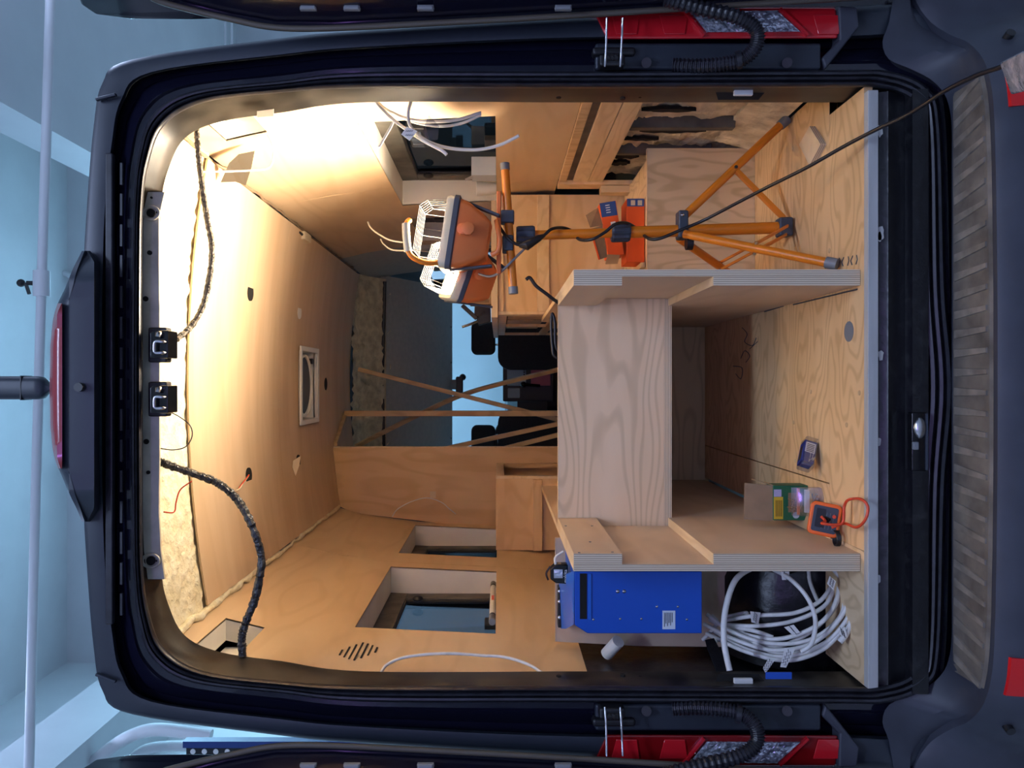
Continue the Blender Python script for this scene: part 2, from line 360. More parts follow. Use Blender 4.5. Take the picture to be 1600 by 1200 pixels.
# ------------------------------------------------------------------ van interior shell (the room)
def Xw(z): return lerp([0, .7, .96, 1.43, 1.70, 1.91, 2.1], [.862, .856, .842, .820, .785, .735, .70], z)
def Xo(z): return lerp([-.6, .0, .75, 1.30, 1.55, 1.85, 2.10], [1.035, 1.03, 1.005, .985, .965, .93, .86], z)
def zsteps(a, b, n=6): return [a+(b-a)*i/n for i in range(n+1)]
def side_cells(side, y0, y1, z0, z1, holes, fx, th):
    """curved sheet at x = side*fx(z) between y0..y1, z0..z1 with rectangular holes, thickness th outward"""
    ys = sorted(set([y0, y1]+[min(max(h[i], y0), y1) for h in holes for i in (0, 1)]))
    zs = sorted(set(zsteps(z0, z1, 8)+[min(max(h[i], z0), z1) for h in holes for i in (2, 3)]))
    mb = MB(); idx = {}
    def solid(i, j):
        if i < 0 or j < 0 or i >= len(ys)-1 or j >= len(zs)-1: return False
        yc, zc = (ys[i]+ys[i+1])/2, (zs[j]+zs[j+1])/2
        return not any(h[0] < yc < h[1] and h[2] < zc < h[3] for h in holes)
    def vid(i, j, k):
        if (i,j,k) not in idx:
            idx[(i,j,k)] = len(mb.v); mb.v.append(V((side*(fx(zs[j])+k*th), ys[i], zs[j])))
        return idx[(i,j,k)]
    for i in range(len(ys)-1):
        for j in range(len(zs)-1):
            if not solid(i, j): continue
            for k in (0, 1): mb.f.append((vid(i,j,k), vid(i+1,j,k), vid(i+1,j+1,k), vid(i,j+1,k)))
            if not solid(i-1, j): mb.f.append((vid(i,j,0), vid(i,j+1,0), vid(i,j+1,1), vid(i,j,1)))
            if not solid(i+1, j): mb.f.append((vid(i+1,j,0), vid(i+1,j+1,0), vid(i+1,j+1,1), vid(i+1,j,1)))
            if not solid(i, j-1): mb.f.append((vid(i,j,0), vid(i+1,j,0), vid(i+1,j,1), vid(i,j,1)))
            if not solid(i, j+1): mb.f.append((vid(i,j+1,0), vid(i+1,j+1,0), vid(i+1,j+1,1), vid(i,j+1,1)))
    return mb
# holes: y0, y1, z0, z1
HL = [(.57, 1.417, .962, 1.432), (1.685, 2.41, .962, 1.432), (.16, .46, 1.700, 1.825)]
HR = [(.43, 1.58, .962, 1.40), (1.86, 2.5, 1.08, 1.40), (.16, .42, 1.680, 1.81)]
def liner(side, h, depth, parent):
    y0, y1, z0, z1 = h; t_ = .006
    def q(z, k): return side*(Xw(z)+.002+k*depth)
    mb = MB()
    # four boards: far, near, top, bottom
    def board(pa, pb, nrm):
        mb.prism([(q(pa[1],0), pa[0], pa[1]), (q(pb[1],0), pb[0], pb[1]), (q(pb[1],1), pb[0], pb[1]), (q(pa[1],1), pa[0], pa[1])], V(nrm)*t_)
    board((y1,z0),(y1,z1),(0,1,0)); board((y0,z0),(y0,z1),(0,-1,0)); board((y0,z1),(y1,z1),(0,0,1)); board((y0,z0),(y1,z0),(0,0,-1))
    build('window_liner', mb, M['white_liner'], parent)
def rect_ring(side, x, y0, y1, z0, z1, wd, th):
    mb = MB()
    for a, b in (((y0,z0),(y1,z0+wd)), ((y0,z1-wd),(y1,z1)), ((y0,z0+wd),(y0+wd,z1-wd)), ((y1-wd,z0+wd),(y1,z1-wd))):
        mb.box((side*x, a[0], a[1]), (side*(x+th), b[0], b[1]))
    return mb

WLt = thing('wall_left', (-.86, .3, .0)); struct(WLt, 'honey coloured plywood lining of the left van wall with window holes', 'wall')
build('panel', side_cells(-1, .15, 1.50, .69, 1.895, [HL[0], HL[2]], Xw, .006), M['ply_wall'], WLt)
build('panel', side_cells(-1, 1.502, 2.52, .69, 1.895, [HL[1]], Xw, .006), M['ply_wall'], WLt)
build('panel', side_cells(-1, 1.502, 3.2, .02, .688, [], Xw, .006), M['ply_wall'], WLt)
for h in HL[:2]: liner(-1, h, .115, WLt)
h = HL[2]; liner(-1, h, .07, WLt)
build('recess_back', B((-.86,.155,1.69),(-.852,.47,1.83)), M['white_liner'], WLt)
for i, l in enumerate((.022,.044,.062,.076,.062,.044,.022)):
    # speaker slots cut through the veneer
    zc = 1.379+(i-3)*.0168; yc = .345+(3-i)*.006
    build('speaker_slot', MB().obox((-(Xw(zc)-.0006), yc, zc), (.0014,0,0), (0,l,0), (0,0,.0026)), M['dark'], WLt, 0)
WRt = thing('wall_right', (.86, .3, .0)); struct(WRt, 'honey coloured plywood lining of the right van wall above the bare foam', 'wall')
build('panel', side_cells(1, .15, 1.25, .70, 1.895, [HR[0], HR[2]], Xw, .006), M['ply_wall'], WRt)
build('panel', side_cells(1, 1.252, 2.6, .70, 1.895, [(HR[0][0],HR[0][1],HR[0][2],HR[0][3]), HR[1]], Xw, .006), M['ply_wall'], WRt)
build('panel', side_cells(1, 2.602, 3.60, 1.42, 1.895, [], Xw, .006), M['headliner'], WRt)
for h in HR[:2]: liner(1, h, .115, WRt)
h = HR[2]; liner(1, h, .07, WRt); build('recess_back', B((.83,.155,1.67),(.838,.43,1.82)), M['white_liner'], WRt)
# battens below the right panel
for z0, z1, mt in ((.668,.699,'pine'), (.578,.640,'pale_pine'), (.515,.576,'pale_pine')):
    build('batten', B((.842,.15,z0),(.858,1.235,z1)), M[mt], WRt, bevel=.002)
build('foam_strip', B((.852,.15,.640),(.862,1.24,.668)), M['bare_metal'], WRt)
build('batten', B((.832,1.235,.31),(.852,1.31,.70)), M['ply_cab'], WRt, bevel=.002)
build('batten', B((.80,1.24,.395),(.83,1.30,.52)), M['pine'], WRt, bevel=.002)
# bare lower wall: foam with pressed metal posts
def rough_grid(f, nu, nv, amp, seed):
    random.seed(seed); mb = MB(); vs = []
    for i in range(nu+1):
        for j in range(nv+1): vs.append(f(i/nu, j/nv, random.gauss(0, amp)))
    mb.add(vs, [(i*(nv+1)+j, (i+1)*(nv+1)+j, (i+1)*(nv+1)+j+1, i*(nv+1)+j+1) for i in range(nu) for j in range(nv)]); return mb
build('spray_foam', rough_grid(lambda u,v,r: V((.905+r, .15+u*1.17, -.02+v*.56)), 60, 30, .006, 3), M['foam_dirty'], WRt, 60)
build('metal_rail', B((.895,.15,.50),(.91,1.3,.52)), M['bare_metal'], WRt)
for y0, dy, zt in ((.17,.04,.50),(.28,.06,.50),(.62,.06,.50),(.92,.05,.50)):
    build('metal_post', MB().prism([(.91,y0,.14),(.872,y0+.012,.14),(.872,y0+dy-.012,.14),(.91,y0+dy,.14)], (0,0,zt-.14)), M['bare_metal'], WRt, bevel=.004)
for (y0,z0,dy,dz) in ((.13,.18,.028,.20),(.17,.33,.02,.14),(.33,.20,.035,.22),(.40,.16,.02,.12),(.50,.30,.03,.18),(.70,.22,.04,.24),(.80,.36,.03,.13),(1.0,.40,.06,.10),(1.10,.42,.05,.09)):
    random.seed(int(y0*100)); n = 22
    poly = [V((.888, y0+dy/2+dy/2*math.cos(2*PI*k/n)*random.uniform(.4,1.3), z0+dz/2+dz/2*math.sin(2*PI*k/n)*random.uniform(.85,1.1))) for k in range(n)]
    build('foam_gap', MB().prism(poly, (.012,0,0)), M['dark'], WRt, 0)
build('lower_panel', MB().prism([(.90,.15,.015),(.86,.15,.015),(.895,.15,.15),(.91,.15,.15)], (0,.70,0)), M['foam_dirty'], WRt)

# ceiling, slightly bowed, of three panels
def Zc(x): return 1.945-.066*(x/.735)**2
CEt = thing('ceiling', (0,.5,1.95)); struct(CEt, 'bowed plywood van ceiling with round lamp holes', 'ceiling')
def ceil_panel(y0, y1, hole=None, xs=.715):
    mb = MB(); n = 24; xs_ = sorted(set([-xs+2*xs*i/n for i in range(n+1)]+(list(hole[:2]) if hole else [])))
    ys = sorted(set([y0, y1]+(list(hole[2:]) if hole else [])))
    for i in range(len(xs_)-1):
        for j in range(len(ys)-1):
            xm, ym = (xs_[i]+xs_[i+1])/2, (ys[j]+ys[j+1])/2
            if hole and hole[0] < xm < hole[1] and hole[2] < ym < hole[3]: continue
            a, b = xs_[i], xs_[i+1]
            mb.prism([(a,ys[j],Zc(a)),(b,ys[j],Zc(b)),(b,ys[j+1],Zc(b)),(a,ys[j+1],Zc(a))], (0,0,.006))
    return mb
FAN = (-.190, .155, 1.81, 2.13)
for y0, y1, hh in ((.46,1.44,None),(1.442,2.22,FAN),(2.222,3.12,None)):
    build('panel', ceil_panel(y0, y1, hh), M['ply_ceil'], CEt, 0)
for (px, py, filled) in ((391,456,0),(468,487,1),(513,600,0),(465,722,0),(388,745,0)):
    d = 980/1.0
    z = 1.93; dd = (z-.95)*1200/(780-px); x = -(py-597)*dd/1200; c = V((x, dd-2, Zc(x)))
    k = build('lamp_hole', MB().cyl(c+V((0,0,-.0015)), c+V((0,0,.003)), .036, 24), M['white'] if filled else M['dark'], CEt)
struct(build('trim_3', rough_grid(lambda u,v,r: V((-.74+u*1.48, .06+v*.44, Zc(-.72+u*1.44)+.012+r)), 70, 26, .0035, 5), M['foam'], smooth=60), 'rough cream spray foam over the rear end of the ceiling', 'foam')
for sd in (-1, 1):
    mb = MB(); pts = []
    random.seed(11+sd)
    for i in range(60):
        y = .10+i*.05
        pts.append(V((sd*(.728+random.uniform(-.006,.006)), y, 1.888+random.uniform(-.004,.004))))
    o = build('trim_4' if sd < 0 else 'trim_5', MB().tube(pts, [(.011+random.uniform(-.005,.005)) if sd < 0 else (.005+random.uniform(-.003,.003)) for _ in pts], 8), M['foam'] if sd < 0 else M['card'], smooth=70)
    struct(o, 'cream foam bead in the left ceiling corner of the van' if sd < 0 else 'dark ragged joint in the right ceiling corner of the van', 'foam' if sd < 0 else 'joint')
# front roof foam and headliner
def sheet(y_z, x0, x1, th=.01):
    mb = MB()
    for (a, za), (b, zb) in zip(y_z, y_z[1:]): mb.prism([(x0,a,za),(x1,a,za),(x1,b,zb),(x0,b,zb)], (0,.003,th))
    return mb
struct(build('trim_6', rough_grid(lambda u,v,r: V((-.74+u*1.48, 3.12+v*.42, 1.93-.19*v*v+r)), 60, 16, .006, 8), M['foam_dirty'], smooth=60), 'rough spray foam on the roof above the cab', 'foam')
struct(build('trim_7', MB().tube([V((-.72,3.50,1.77)), V((0,3.50,1.79)), V((.72,3.50,1.77))], .014, 8), M['plastic']), 'black wiring channel across the front of the foam', 'trim')

# floor
FLt = thing('floor', (0,.5,0)); struct(FLt, 'worn fir plywood van floor', 'floor')
build('sheet', B((-.44,.0,-.022),(.768,.208,0)), M['ply_floor'], FLt)
build('sheet', B((-.29,.209,-.022),(.862,1.56,0)), M['ply_floor'], FLt)
build('sheet', B((-.44,.209,-.022),(-.294,1.56,0)), M['ply_floor'], FLt)
build('sheet', B((.40,.209,-.0225),(.862,.85,-.0005)), M['ply_floor'], FLt)
build('sheet', B((-.79,.0,-.022),(-.441,.235,0)), M['ply_box'], FLt)
build('sheet', B((-.86,1.562,-.022),(.862,4.0,0)), M['ply_floor'], FLt)
build('front_trim', B((-.79,-.024,-.026),(.752,-.001,.001)), M['white_paint'], FLt, bevel=.002)
build('hole_plug', MB().cyl(W(1327,518,2.086)+V((0,0,-.002)), W(1327,518,2.086)+V((0,0,.0016)), .028, 24), M['grey'], FLt)
build('black_floor_mat', B((-.90,.237,-.05),(-.498,1.56,-.03)), M['blackmetal'], FLt)

# windows (structure)
def window(n, side, h, pane, label, latch=True):
    y0, y1, z0, z1 = h
    x = Xw(z0)+.105
    t = thing('window_%d' % n, (side*x, (y0+y1)/2, z0)); struct(t, label, 'window')
    build('window_frame', rect_ring(side, x-.006, y0-.05, y1+.05, z0-.15, z1+.05, .125, .02), M['bare_metal'], t, bevel=.004)
    build('window_seal', rect_ring(side, x+.002, y0+.06, y1-.06, z0-.04, z1-.06, .022, .016), M['window_rubber'], t, bevel=.006)
    build('pane', MB().box((side*(x+.018), y0+.06, z0-.04), (side*(x+.022), y1-.06, z1-.06)), M[pane], t)
    if latch:
        c = V((side*(x-.012), y1-.10, z1-.13))
        build('knob', MB().ball(c, .024, 12, (.6,1,1)), M['plastic'], t)
        build('latch', MB().box((side*(x-.016), (y0+y1)/2-.05, z0-.03), (side*(x+.004), (y0+y1)/2+.05, z0+.045)), M['plastic'], t, bevel=.004)
    return t
window(1, -1, HL[0], 'tint', 'rear side window glass in the deep white lined hole left of the van')
window(2, -1, HL[1], 'tint', 'front side window glass in the second white lined hole left of the van', False)
window(3, 1, HR[0], 'tint_dark', 'dark rear side window behind the loose cables on the right')
window(4, 1, HR[1], 'tint_dark', 'smaller dark window beyond the work lamps on the right', False)
# pressed metal detail over the right window
t = bpy.data.objects['window_3']
build('latch_block', MB().box((.915,.78,1.02+.20),(.945,1.0,1.02+.27)), M['plastic'], t, bevel=.006)
for i in range(3): build('latch_tooth', B((.905,.81+i*.06,1.235),(.918,.845+i*.06,1.28)), M['dkgrey'], t, bevel=.003)
# sliding door window far right
t = thing('door_1', (.80,3.5,.2)); struct(t, 'grey sliding door with a window beyond the galley', 'door')
build('door_skin', side_cells(1, 2.62, 3.55, .0, 1.42, [(2.72,3.42,.96,1.36)], lambda z: Xw(z)-.02, .05), M['headliner'], t)
build('window_rim', rect_ring(1, .80, 2.70, 3.44, .94, 1.38, .05, .03), M['plastic'], t, bevel=.01)
build('pane', B((.83,2.74,.98),(.834,3.40,1.34)), M['clearglass'], t)

# ------------------------------------------------------------------ the van body
VAN = thing('van', (0, 0, -.75)); tag(VAN, 'black high-roof van with its rear doors wide open', 'van')
YC = 604.5
def loop(ctrl, d, n=6):
    full = list(ctrl)+[(x, 2*YC-y) for x, y in reversed(ctrl[1:-1])]
    return [W(p.x, p.y, d if not callable(d) else d(p.x)) for p in spline([V((x,y,0)) for x, y in full], n, True)]
L0 = [(250,YC),(249,450),(252,320),(264,262),(290,215),(345,190),(440,176),(570,160),(900,160),(1280,160),(1335,160),(1352,163),(1362,180),(1362,450),(1362,YC)]
L1 = [(222,YC),(222,450),(224,320),(234,250),(258,195),(320,160),(440,145),(570,138),(900,138),(1280,137),(1370,138),(1425,158),(1440,205),(1442,450),(1450,YC)]
L2 = [(205,YC),(206,450),(208,320),(216,240),(238,180),(300,143),(440,126),(570,113),(900,112),(1300,110),(1390,112),(1450,138),(1470,200),(1478,450),(1490,YC)]
L3 = [(163,YC),(164,450),(168,320),(178,230),(193,160),(240,115),(440,88),(570,76),(900,62),(1300,62),(1400,62),(1475,100),(1495,180),(1500,450),(1500,YC)]
L4 = [(128,YC),(129,450),(136,320),(146,200),(160,130),(205,95),(440,62),(570,50),(900,30),(1300,14),(1420,12),(1500,40),(1520,120),(1522,450),(1522,YC)]
def mix(A, B_, t): return [(a[0]+(b[0]-a[0])*t, a[1]+(b[1]-a[1])*t) for a, b in zip(A, B_)]
fl_lo = [loop(L0, 2.125), loop(L0, 2.12), loop(mix(L0,L1,.5), 2.07), loop(L1, 2.025)]
fl = build('door_flange', MB().loft(fl_lo), M['paint_in'], VAN, 50)
build('weather_seal', MB().loft([loop(mix(L1,L2,t_), d) for t_, d in ((0,2.03),(.02,1.995),(.12,1.975),(.28,1.97),(.38,1.985),(.46,1.972),(.6,1.968),(.68,1.983),(.76,1.974),(.9,1.972),(1,1.99),(1.02,2.02))]), M['rubber'], VAN, 60)
build('door_jamb', MB().loft([loop(mix(L2,L3,t_), d) for t_, d in ((-.02,2.02),(.2,2.02),(.3,2.012),(.62,2.03),(.70,2.05),(.9,2.052),(1,2.06))]), M['paint'], VAN, 40)
def expand(l, kx, dz, y): return [V((p.x*kx, y, p.z+dz*max(0,(p.z-.9)/1.1))) for p in l]
l4 = loop(L4, 2.0)
build('rear_corner_panel', MB().loft([loop(mix(L3,L4,0), 2.065), loop(mix(L3,L4,.04), 2.02), loop(mix(L3,L4,.12), 2.0), loop(mix(L3,L4,.8), 1.995), l4, expand(l4,1.02,.01,.03), expand(l4,1.045,.03,.14), expand(l4,1.06,.05,.35)]), M['paint_roof'], VAN, 45)
# roof shell forward of the rear panel
up = expand(l4,1.06,.05,.35)
roofpts = sorted([p for p in up if p.z > 1.50], key=lambda p: math.atan2(p.z-1.2, p.x))
def stat(y, dz, k=1): return [V((p.x*k, y, 1.5+(p.z-1.5)*(1+dz))) for p in roofpts]
build('roof_skin', MB().loft([stat(.33,0), stat(2.6,.04), stat(3.4,0,.98), stat(3.9,-.35,.95), stat(4.5,-1.0,.88)], closed=False), M['paint_roof'], VAN, 45)
for sd, hs in ((-1, HL), (1, HR)):
    holes = [(h[0]+.03, h[1]-.03, h[2]-.06, h[3]-.03) for h in hs[:2]]
    build('side_skin', side_cells(sd, .30, 2.62 if sd > 0 else 3.3, -.55, 1.56, holes, Xo, .004), M['paint'], VAN)
build('cab_side', side_cells(-1, 3.302, 4.55, -.55, 1.56, [(3.45,4.4,.75,1.3)], lambda z: Xo(z)-.01, .004), M['paint'], VAN)
build('cab_side', side_cells(1, 3.56, 4.55, -.55, 1.56, [(3.7,4.4,.75,1.3)], lambda z: Xo(z)-.01, .004), M['paint'], VAN)
build('side_skin', side_cells(1, 2.622, 3.56, -.55, 1.56, [(2.74,3.40,.98,1.34)], Xo, .004), M['paint'], VAN)
build('bonnet', MB().prism([(-.95,4.4,.85),(.95,4.4,.85),(.9,5.2,.45),(-.9,5.2,.45)], (0,0,-1.0)), M['paint'], VAN, bevel=.05)
for sd in (-1,1): build('windscreen_pillar', MB().bar((sd*.93,4.95,.78),(sd*.80,4.3,1.46),.08,.09), M['plastic'], VAN)
build('windscreen', MB().prism([(-.90,4.95,.80),(.90,4.95,.80),(.78,4.30,1.46),(-.78,4.30,1.46)], (0,.004,.006)), M['clearglass'], VAN)
for sd in (-1,1):
    for y in (.3,1.2,2.3): pass
# wheels keep the body on the ground
for sd in (-1,1):
    for y in (.75, 4.1):
        c = V((sd*.90, y, -.42)); wh = build('wheel', MB().tube([c+V((-.09,0,0)), c+V((-.10,0,0)), c+V((.10,0,0)), c+V((.09,0,0))], [.26,.33,.33,.26], 28), M['rubber'], VAN)
# third brake light hump
hl = []
HPY = [392,405,425,450,475,500,540,604,665,705,728,752,775,795,815]; HPX = [132,124,112,102,90,83,79,78,79,83,90,100,110,122,132]
for p_ in spline([V((a,b,0)) for a, b in zip(HPX, HPY)], 4):
    x_out, py = p_.x, p_.y; t_ = max(0, (132-x_out)/54); e_ = min(1, t_*2.2)
    kx = 14*(1-min(1,t_*5)); hl.append([W(155-kx,py,1.988), W(153-kx,py,1.985-.03*e_), W(147-kx*.7,py,1.975-.06*e_), W(128-20*e_,py,1.965-.06*e_), W(x_out+20*t_,py,1.955-.05*e_), W(x_out+5,py,1.965-.05*e_), W(x_out+1,py,1.985-.04*e_), W(x_out,py,2.02), W(x_out+3,py,2.2)])
hump = build('brake_light_housing', MB().loft(hl, closed=False), M['paint_roof'], VAN, 40)
ll = []
for py in range(474, 738, 6):
    xo = lerp(HPY, HPX, py); t_ = max(0, min(1, (py-472)/18, (740-py)/18))
    ll.append([W(97,py,1.893), W(max(xo+3,97-8*t_),py,1.890), W(min(97,xo+4),py,1.903), W(min(97,xo-.5),py,1.93), W(min(97,xo-.5),py,1.96)])
build('brake_lens', MB().loft(ll, closed=False), M['brake'], hump, 60)
c = W(126,605,1.905); build('screw_cap', MB().cyl(c, c+V((0,-.012,0)), .011), M['plastic'], hump)
# roof edge strips and little clips under the roof edge
build('roof_gutter', MB().bar(W(172,240,2.0), W(172,975,2.0), .016, .02), M['rubber'], VAN, bevel=.004)
for py in range(255, 960, 48):
    if py: build('jamb_slot', MB().bar(W(190,py,2.0), W(190,py+34,2.0), .006, .006), M['rubber'], VAN)
for py in (152, 1057):
    c = W(165,py,1.985); build('roof_joint', MB().bar(W(150,py+(4 if py<600 else -4),1.985), W(182,py-(4 if py<600 else -8),1.985), .012, .008), M['paint_roof'], VAN, bevel=.003)
# grey top rail with holes, strikers
rail = build('door_header_rail', MB().loft([[W(x-27,py,2.028), W(x-1,py,2.034), W(x+1,py,2.10), W(x-4,py,2.115)] for x, py in ((258,300),(249,340),(249,420),(250,480),(250,604),(250,720),(249,800),(252,862),(258,905))], closed=False), M['flange_grey'], VAN, 40)
for px, py, r in ((236,333,.011),(234,395,.006),(228,467,.007),(229,690,.007),(232,738,.005),(236,876,.012),(237,309,.003),(246,332,.003),(246,876,.003)):
    c = W(px,py,2.030); build('rail_hole', MB().cyl(c+V((0,.004,0)), c+V((0,-.003,0)), r, 16), M['dark'], rail)
for px, py in ((236,333),(236,876)):
    c = W(px,py,2.029); build('rail_grommet', MB().tube([c+V((.017*math.cos(a),-.002,.022*math.sin(a))) for a in [2*PI*k/20 for k in range(20)]], .004, 6, True), M['flange_grey'], rail)
for py in (538, 624):
    c = W(247,py,1.985)
    st = build('door_striker', MB().prism([c+V((-.036,0,.022)), c+V((.030,0,.022)), c+V((.036,0,.012)), c+V((.036,0,-.026)), c+V((-.036,0,-.026))], (0,.06,0)), M['plastic_gl'], VAN, bevel=.003)
    build('striker_base', MB().box(c+V((-.046,.028,-.010)), c+V((.046,.062,.040))), M['plastic'], st, bevel=.005)
    a = c+V((.020,0,-.006)); b = c+V((-.026,0,-.006))
    u = spline([a+V((-.014,.004,-.012)), a+V((-.014,-.010,-.010)), a+V((-.014,-.012,.008)), a+V((-.030,-.012,.011)), a+V((-.042,-.012,.008)), a+V((-.042,-.010,-.010)), a+V((-.042,.004,-.012))], 5)
    build('striker_loop', MB().tube(u, .0042, 8), M['steel'], st, 60)
    build('striker_pin', MB().tube([a+V((.008,.004,.0)), a+V((.006,-.010,.001)), a+V((-.002,-.013,.002))], [.007,.008,.006], 10), M['steel'], st, 60)
# sill: stepped black metal under the floor edge
sl = build('rear_sill', MB().loft([[V((x,-.005,-.028)), V((x,-.012,-.050)), V((x,-.016,-.055)), V((x,-.004,-.080)), V((x,-.004,-.105)), V((x,-.03,-.110)), V((x,-.032,-.150)), V((x,-.01,-.165)), V((x,.02,-.2))] for x in (-.80,-.4,0,.4,.752)], closed=False), M['blackmetal'], VAN, 30)
c = W(1437,690,1.965)
lt = build('sill_latch', MB().box(c+V((-.075,-.004,-.017)), c+V((.075,.02,.022))), M['plastic_gl'], VAN, bevel=.003)
build('latch_claw', MB().ball(c+V((.035,-.004,.002)), .02, 14, (1.4,.5,.8)), M['steel'], lt)
build('latch_plate', MB().box(c+V((-.02,-.012,.008)), c+V((.0,-.002,.022))), M['grey'], lt, bevel=.002)
build('latch_bar', MB().box(c+V((-.072,-.010,-.016)), c+V((.072,-.002,-.012))), M['dkgrey'], lt)
random.seed(4)
for px, py, r in ((1375,365,.020),(1374,370,.012),(1373,690,.012),(1376,555,.014),(1374,205,.016),(1372,905,.012)):
    c = W(px,py,1.985); n = 12
    build('sealant_smear', MB().prism([c+V((.5*r*2*math.cos(2*PI*k/n)*random.uniform(.8,1.2), 0, r*.5*math.sin(2*PI*k/n)*random.uniform(.7,1.2))) for k in range(n)], (0,-.002,0)), M['white_paint'], sl, 0)
# tail lights
for sd in (-1, 1):
    def T(px, yoff, d): 
        y = yoff if sd > 0 else 2*YC-yoff
        return W(px, y, d)
    base = T(1100, 36, 2.0)
    tl = build('tail_light', MB().loft([[T(922,12,2.04), T(1308,10,2.04), T(1312,62,2.04), T(948,64,2.04)], [T(925,12,1.99), T(1306,12,1.99), T(1309,60,1.99), T(948,61,1.99)]], caps=(True,True)), M['red_lens'] if sd > 0 else M['red_shaded'], VAN, 20, bevel=.006)
    build('reversing_lens', MB().loft([[T(1078,18,1.99), T(1215,16,1.99), T(1252,50,1.99), T(1104,51,1.99)], [T(1079,19,1.982), T(1214,17,1.982), T(1250,49,1.982), T(1105,50,1.982)]], caps=(True,True)), M['clear_lens'], tl, 20)
    for a in (955, 1030, 1270):
        build('lens_cell', MB().prism([T(a,24,1.989), T(a+44,24,1.989), T(a+40,54,1.989), T(a+8,54,1.989)], (0,-.003,0)), M['red_lens'], tl, 20, bevel=.002)
    for a, b in ((1066,1100),(1218,1262)): build('lens_divider', MB().bar(T(a,14,1.985), T(b,56,1.985), .012, .006), M['red_lens'], tl)
    # fairing below the lamp
    build('lamp_fairing', MB().prism([T(1311,8,1.975), T(1340,10,1.975), T(1344,40,1.975), T(1290,108,2.0), T(1284,90,2.0), T(1312,62,1.985)], (0,.05,0)), M['bumper'], VAN, bevel=.006)
    build('lower_jamb_panel', MB().prism([T(930,66,2.0), T(1284,66,2.0), T(1284,108,2.0), T(930,108,2.0)], (0,.02,0)), M['paint_roof'], VAN, bevel=.008)
    for px in (1010, 1230): build('jamb_grommet', MB().cyl(T(px,98,1.985), T(px,98,2.01), .013, 14), M['plastic'], VAN)
    # hinge with spring rods
    hg = build('door_hinge', MB().box(T(926,72,1.985), T(990,94,2.02)), M['plastic'], VAN, bevel=.008)
    build('hinge_knuckle', MB().box(T(937,84,1.95), T(973,112,1.99)), M['plastic'], hg, bevel=.006)
    for px, lean in ((945,2),(969,3)):
        build('spring_rod', MB().tube(spline([T(px,104,1.955), T(px+1,90,1.945), T(px+2,72,1.94), T(px+lean+1,28,1.93)], 4), .003, 6), M['steel'], hg, 60)
    build('spring_coil', MB().tube([T(948+18*k/60,90,1.95)+V((.008*math.cos(k*1.2),.008*math.sin(k*1.2),0)) for k in range(61)], .0018, 5), M['plastic'], hg, 60)
    # corrugated sleeve from jamb to door
    path = spline([T(1052,102,1.985), T(1090,103,1.965), T(1130,100,1.945), T(1162,92,1.93), T(1182,70,1.915), T(1180,45,1.905), T(1150,26,1.895), T(1090,12,1.885), T(1040,-2,1.875)], 26)
    build('cable_sleeve', MB().tube(path, [.0185 if k % 4 < 2 else .0150 for k in range(len(path))], 12), M['rubber'], VAN, 0)
    build('sleeve_collar', MB().tube([T(1150,95,1.935), T(1158,93,1.932)], .023, 14), M['rubber'], VAN)
    # rear door, swung out to the side
    door = build('rear_door', None or MB().add([], []) if False else (lambda: (
        MB().loft([[T(x, y, d)+V((sd*o, 0, 0)) for x, y, d in ((118,-30,1.86),(126,8,1.93),(150,24,1.965),(205,31,1.98),(300,32,1.985),(600,24,1.985),(1000,6,1.985),(1400,-6,1.985),(1400,-250,1.40),(118,-250,1.40))] for o in (0, .05)], caps=(True, True))))(), M['paint'], VAN, 40, bevel=.006)
    fr = [(205,-30,1.84),(240,0,1.88),(300,18,1.905),(360,32,1.92),(430,45,1.93),(520,46,1.93),(700,37,1.93),(900,26,1.93),(1150,10,1.93),(1400,-6,1.93)]
    build('door_inner_frame', MB().loft([[T(x,y,d) for x, y, d in fr], [T(x,y-9,d+.002) for x, y, d in fr], [T(x,y-16,d-.02) for x, y, d in fr], [T(x,y-60,d-.09) for x, y, d in fr], [T(x,y-190,d-.34) for x, y, d in fr], [T(x,y-190,d-.30) for x, y, d in fr], [T(x,y-4,d+.05) for x, y, d in fr]], closed=False), M['paint'], VAN, 40)
    build('door_seal_strip', MB().tube(spline([T(x,y-2,d-.004) for x, y, d in fr], 6), .0075, 8), M['tape'], VAN, 60)
    for px in (482, 550, 665, 880):
        c = T(px, 13, 1.885)
        cl = build('door_clip', MB().tube([c+V((0,.002,.016)), c+V((0,-.004,.016)), c+V((0,-.004,-.016)), c+V((0,.002,-.016))], .006, 8).box(c+V((-.006,-.006,-.02)), c+V((.006,.004,.02))), M['grey'], VAN, bevel=.003)
        build('clip_slot', MB().box(c+V((-.0015,-.008,-.01)), c+V((.0015,-.005,.01))), M['dark'], cl, 0)
    # inner jamb pocket with white connector
    if True:
        y0, y1 = (141, 156)
        pk = build('jamb_pocket', MB().prism([T(1122,y1,2.07), T(1185,y1,2.07), T(1198,y0,2.05), T(1118,y0+2,2.05)], (sd*.004,-.002,0)), M['dark'], VAN, 0)
        build('white_connector', MB().box(T(1160,146,2.05)+V((-.008,-.012,-.025)), T(1160,146,2.05)+V((.008,0,.025))), M['white'], pk, bevel=.002)
    for px, py in ((840,150),(873,152),(973,154),(1000,151),(1209,148),(1226,149),(1262,149)):
        c = T(px, py, 2.085); build('jamb_hole', MB().cyl(c+V((sd*.004,0,0)), c+V((-sd*.0025,0,0)), .007 if px not in (1000,1226) else .004, 12), M['dark'], VAN)

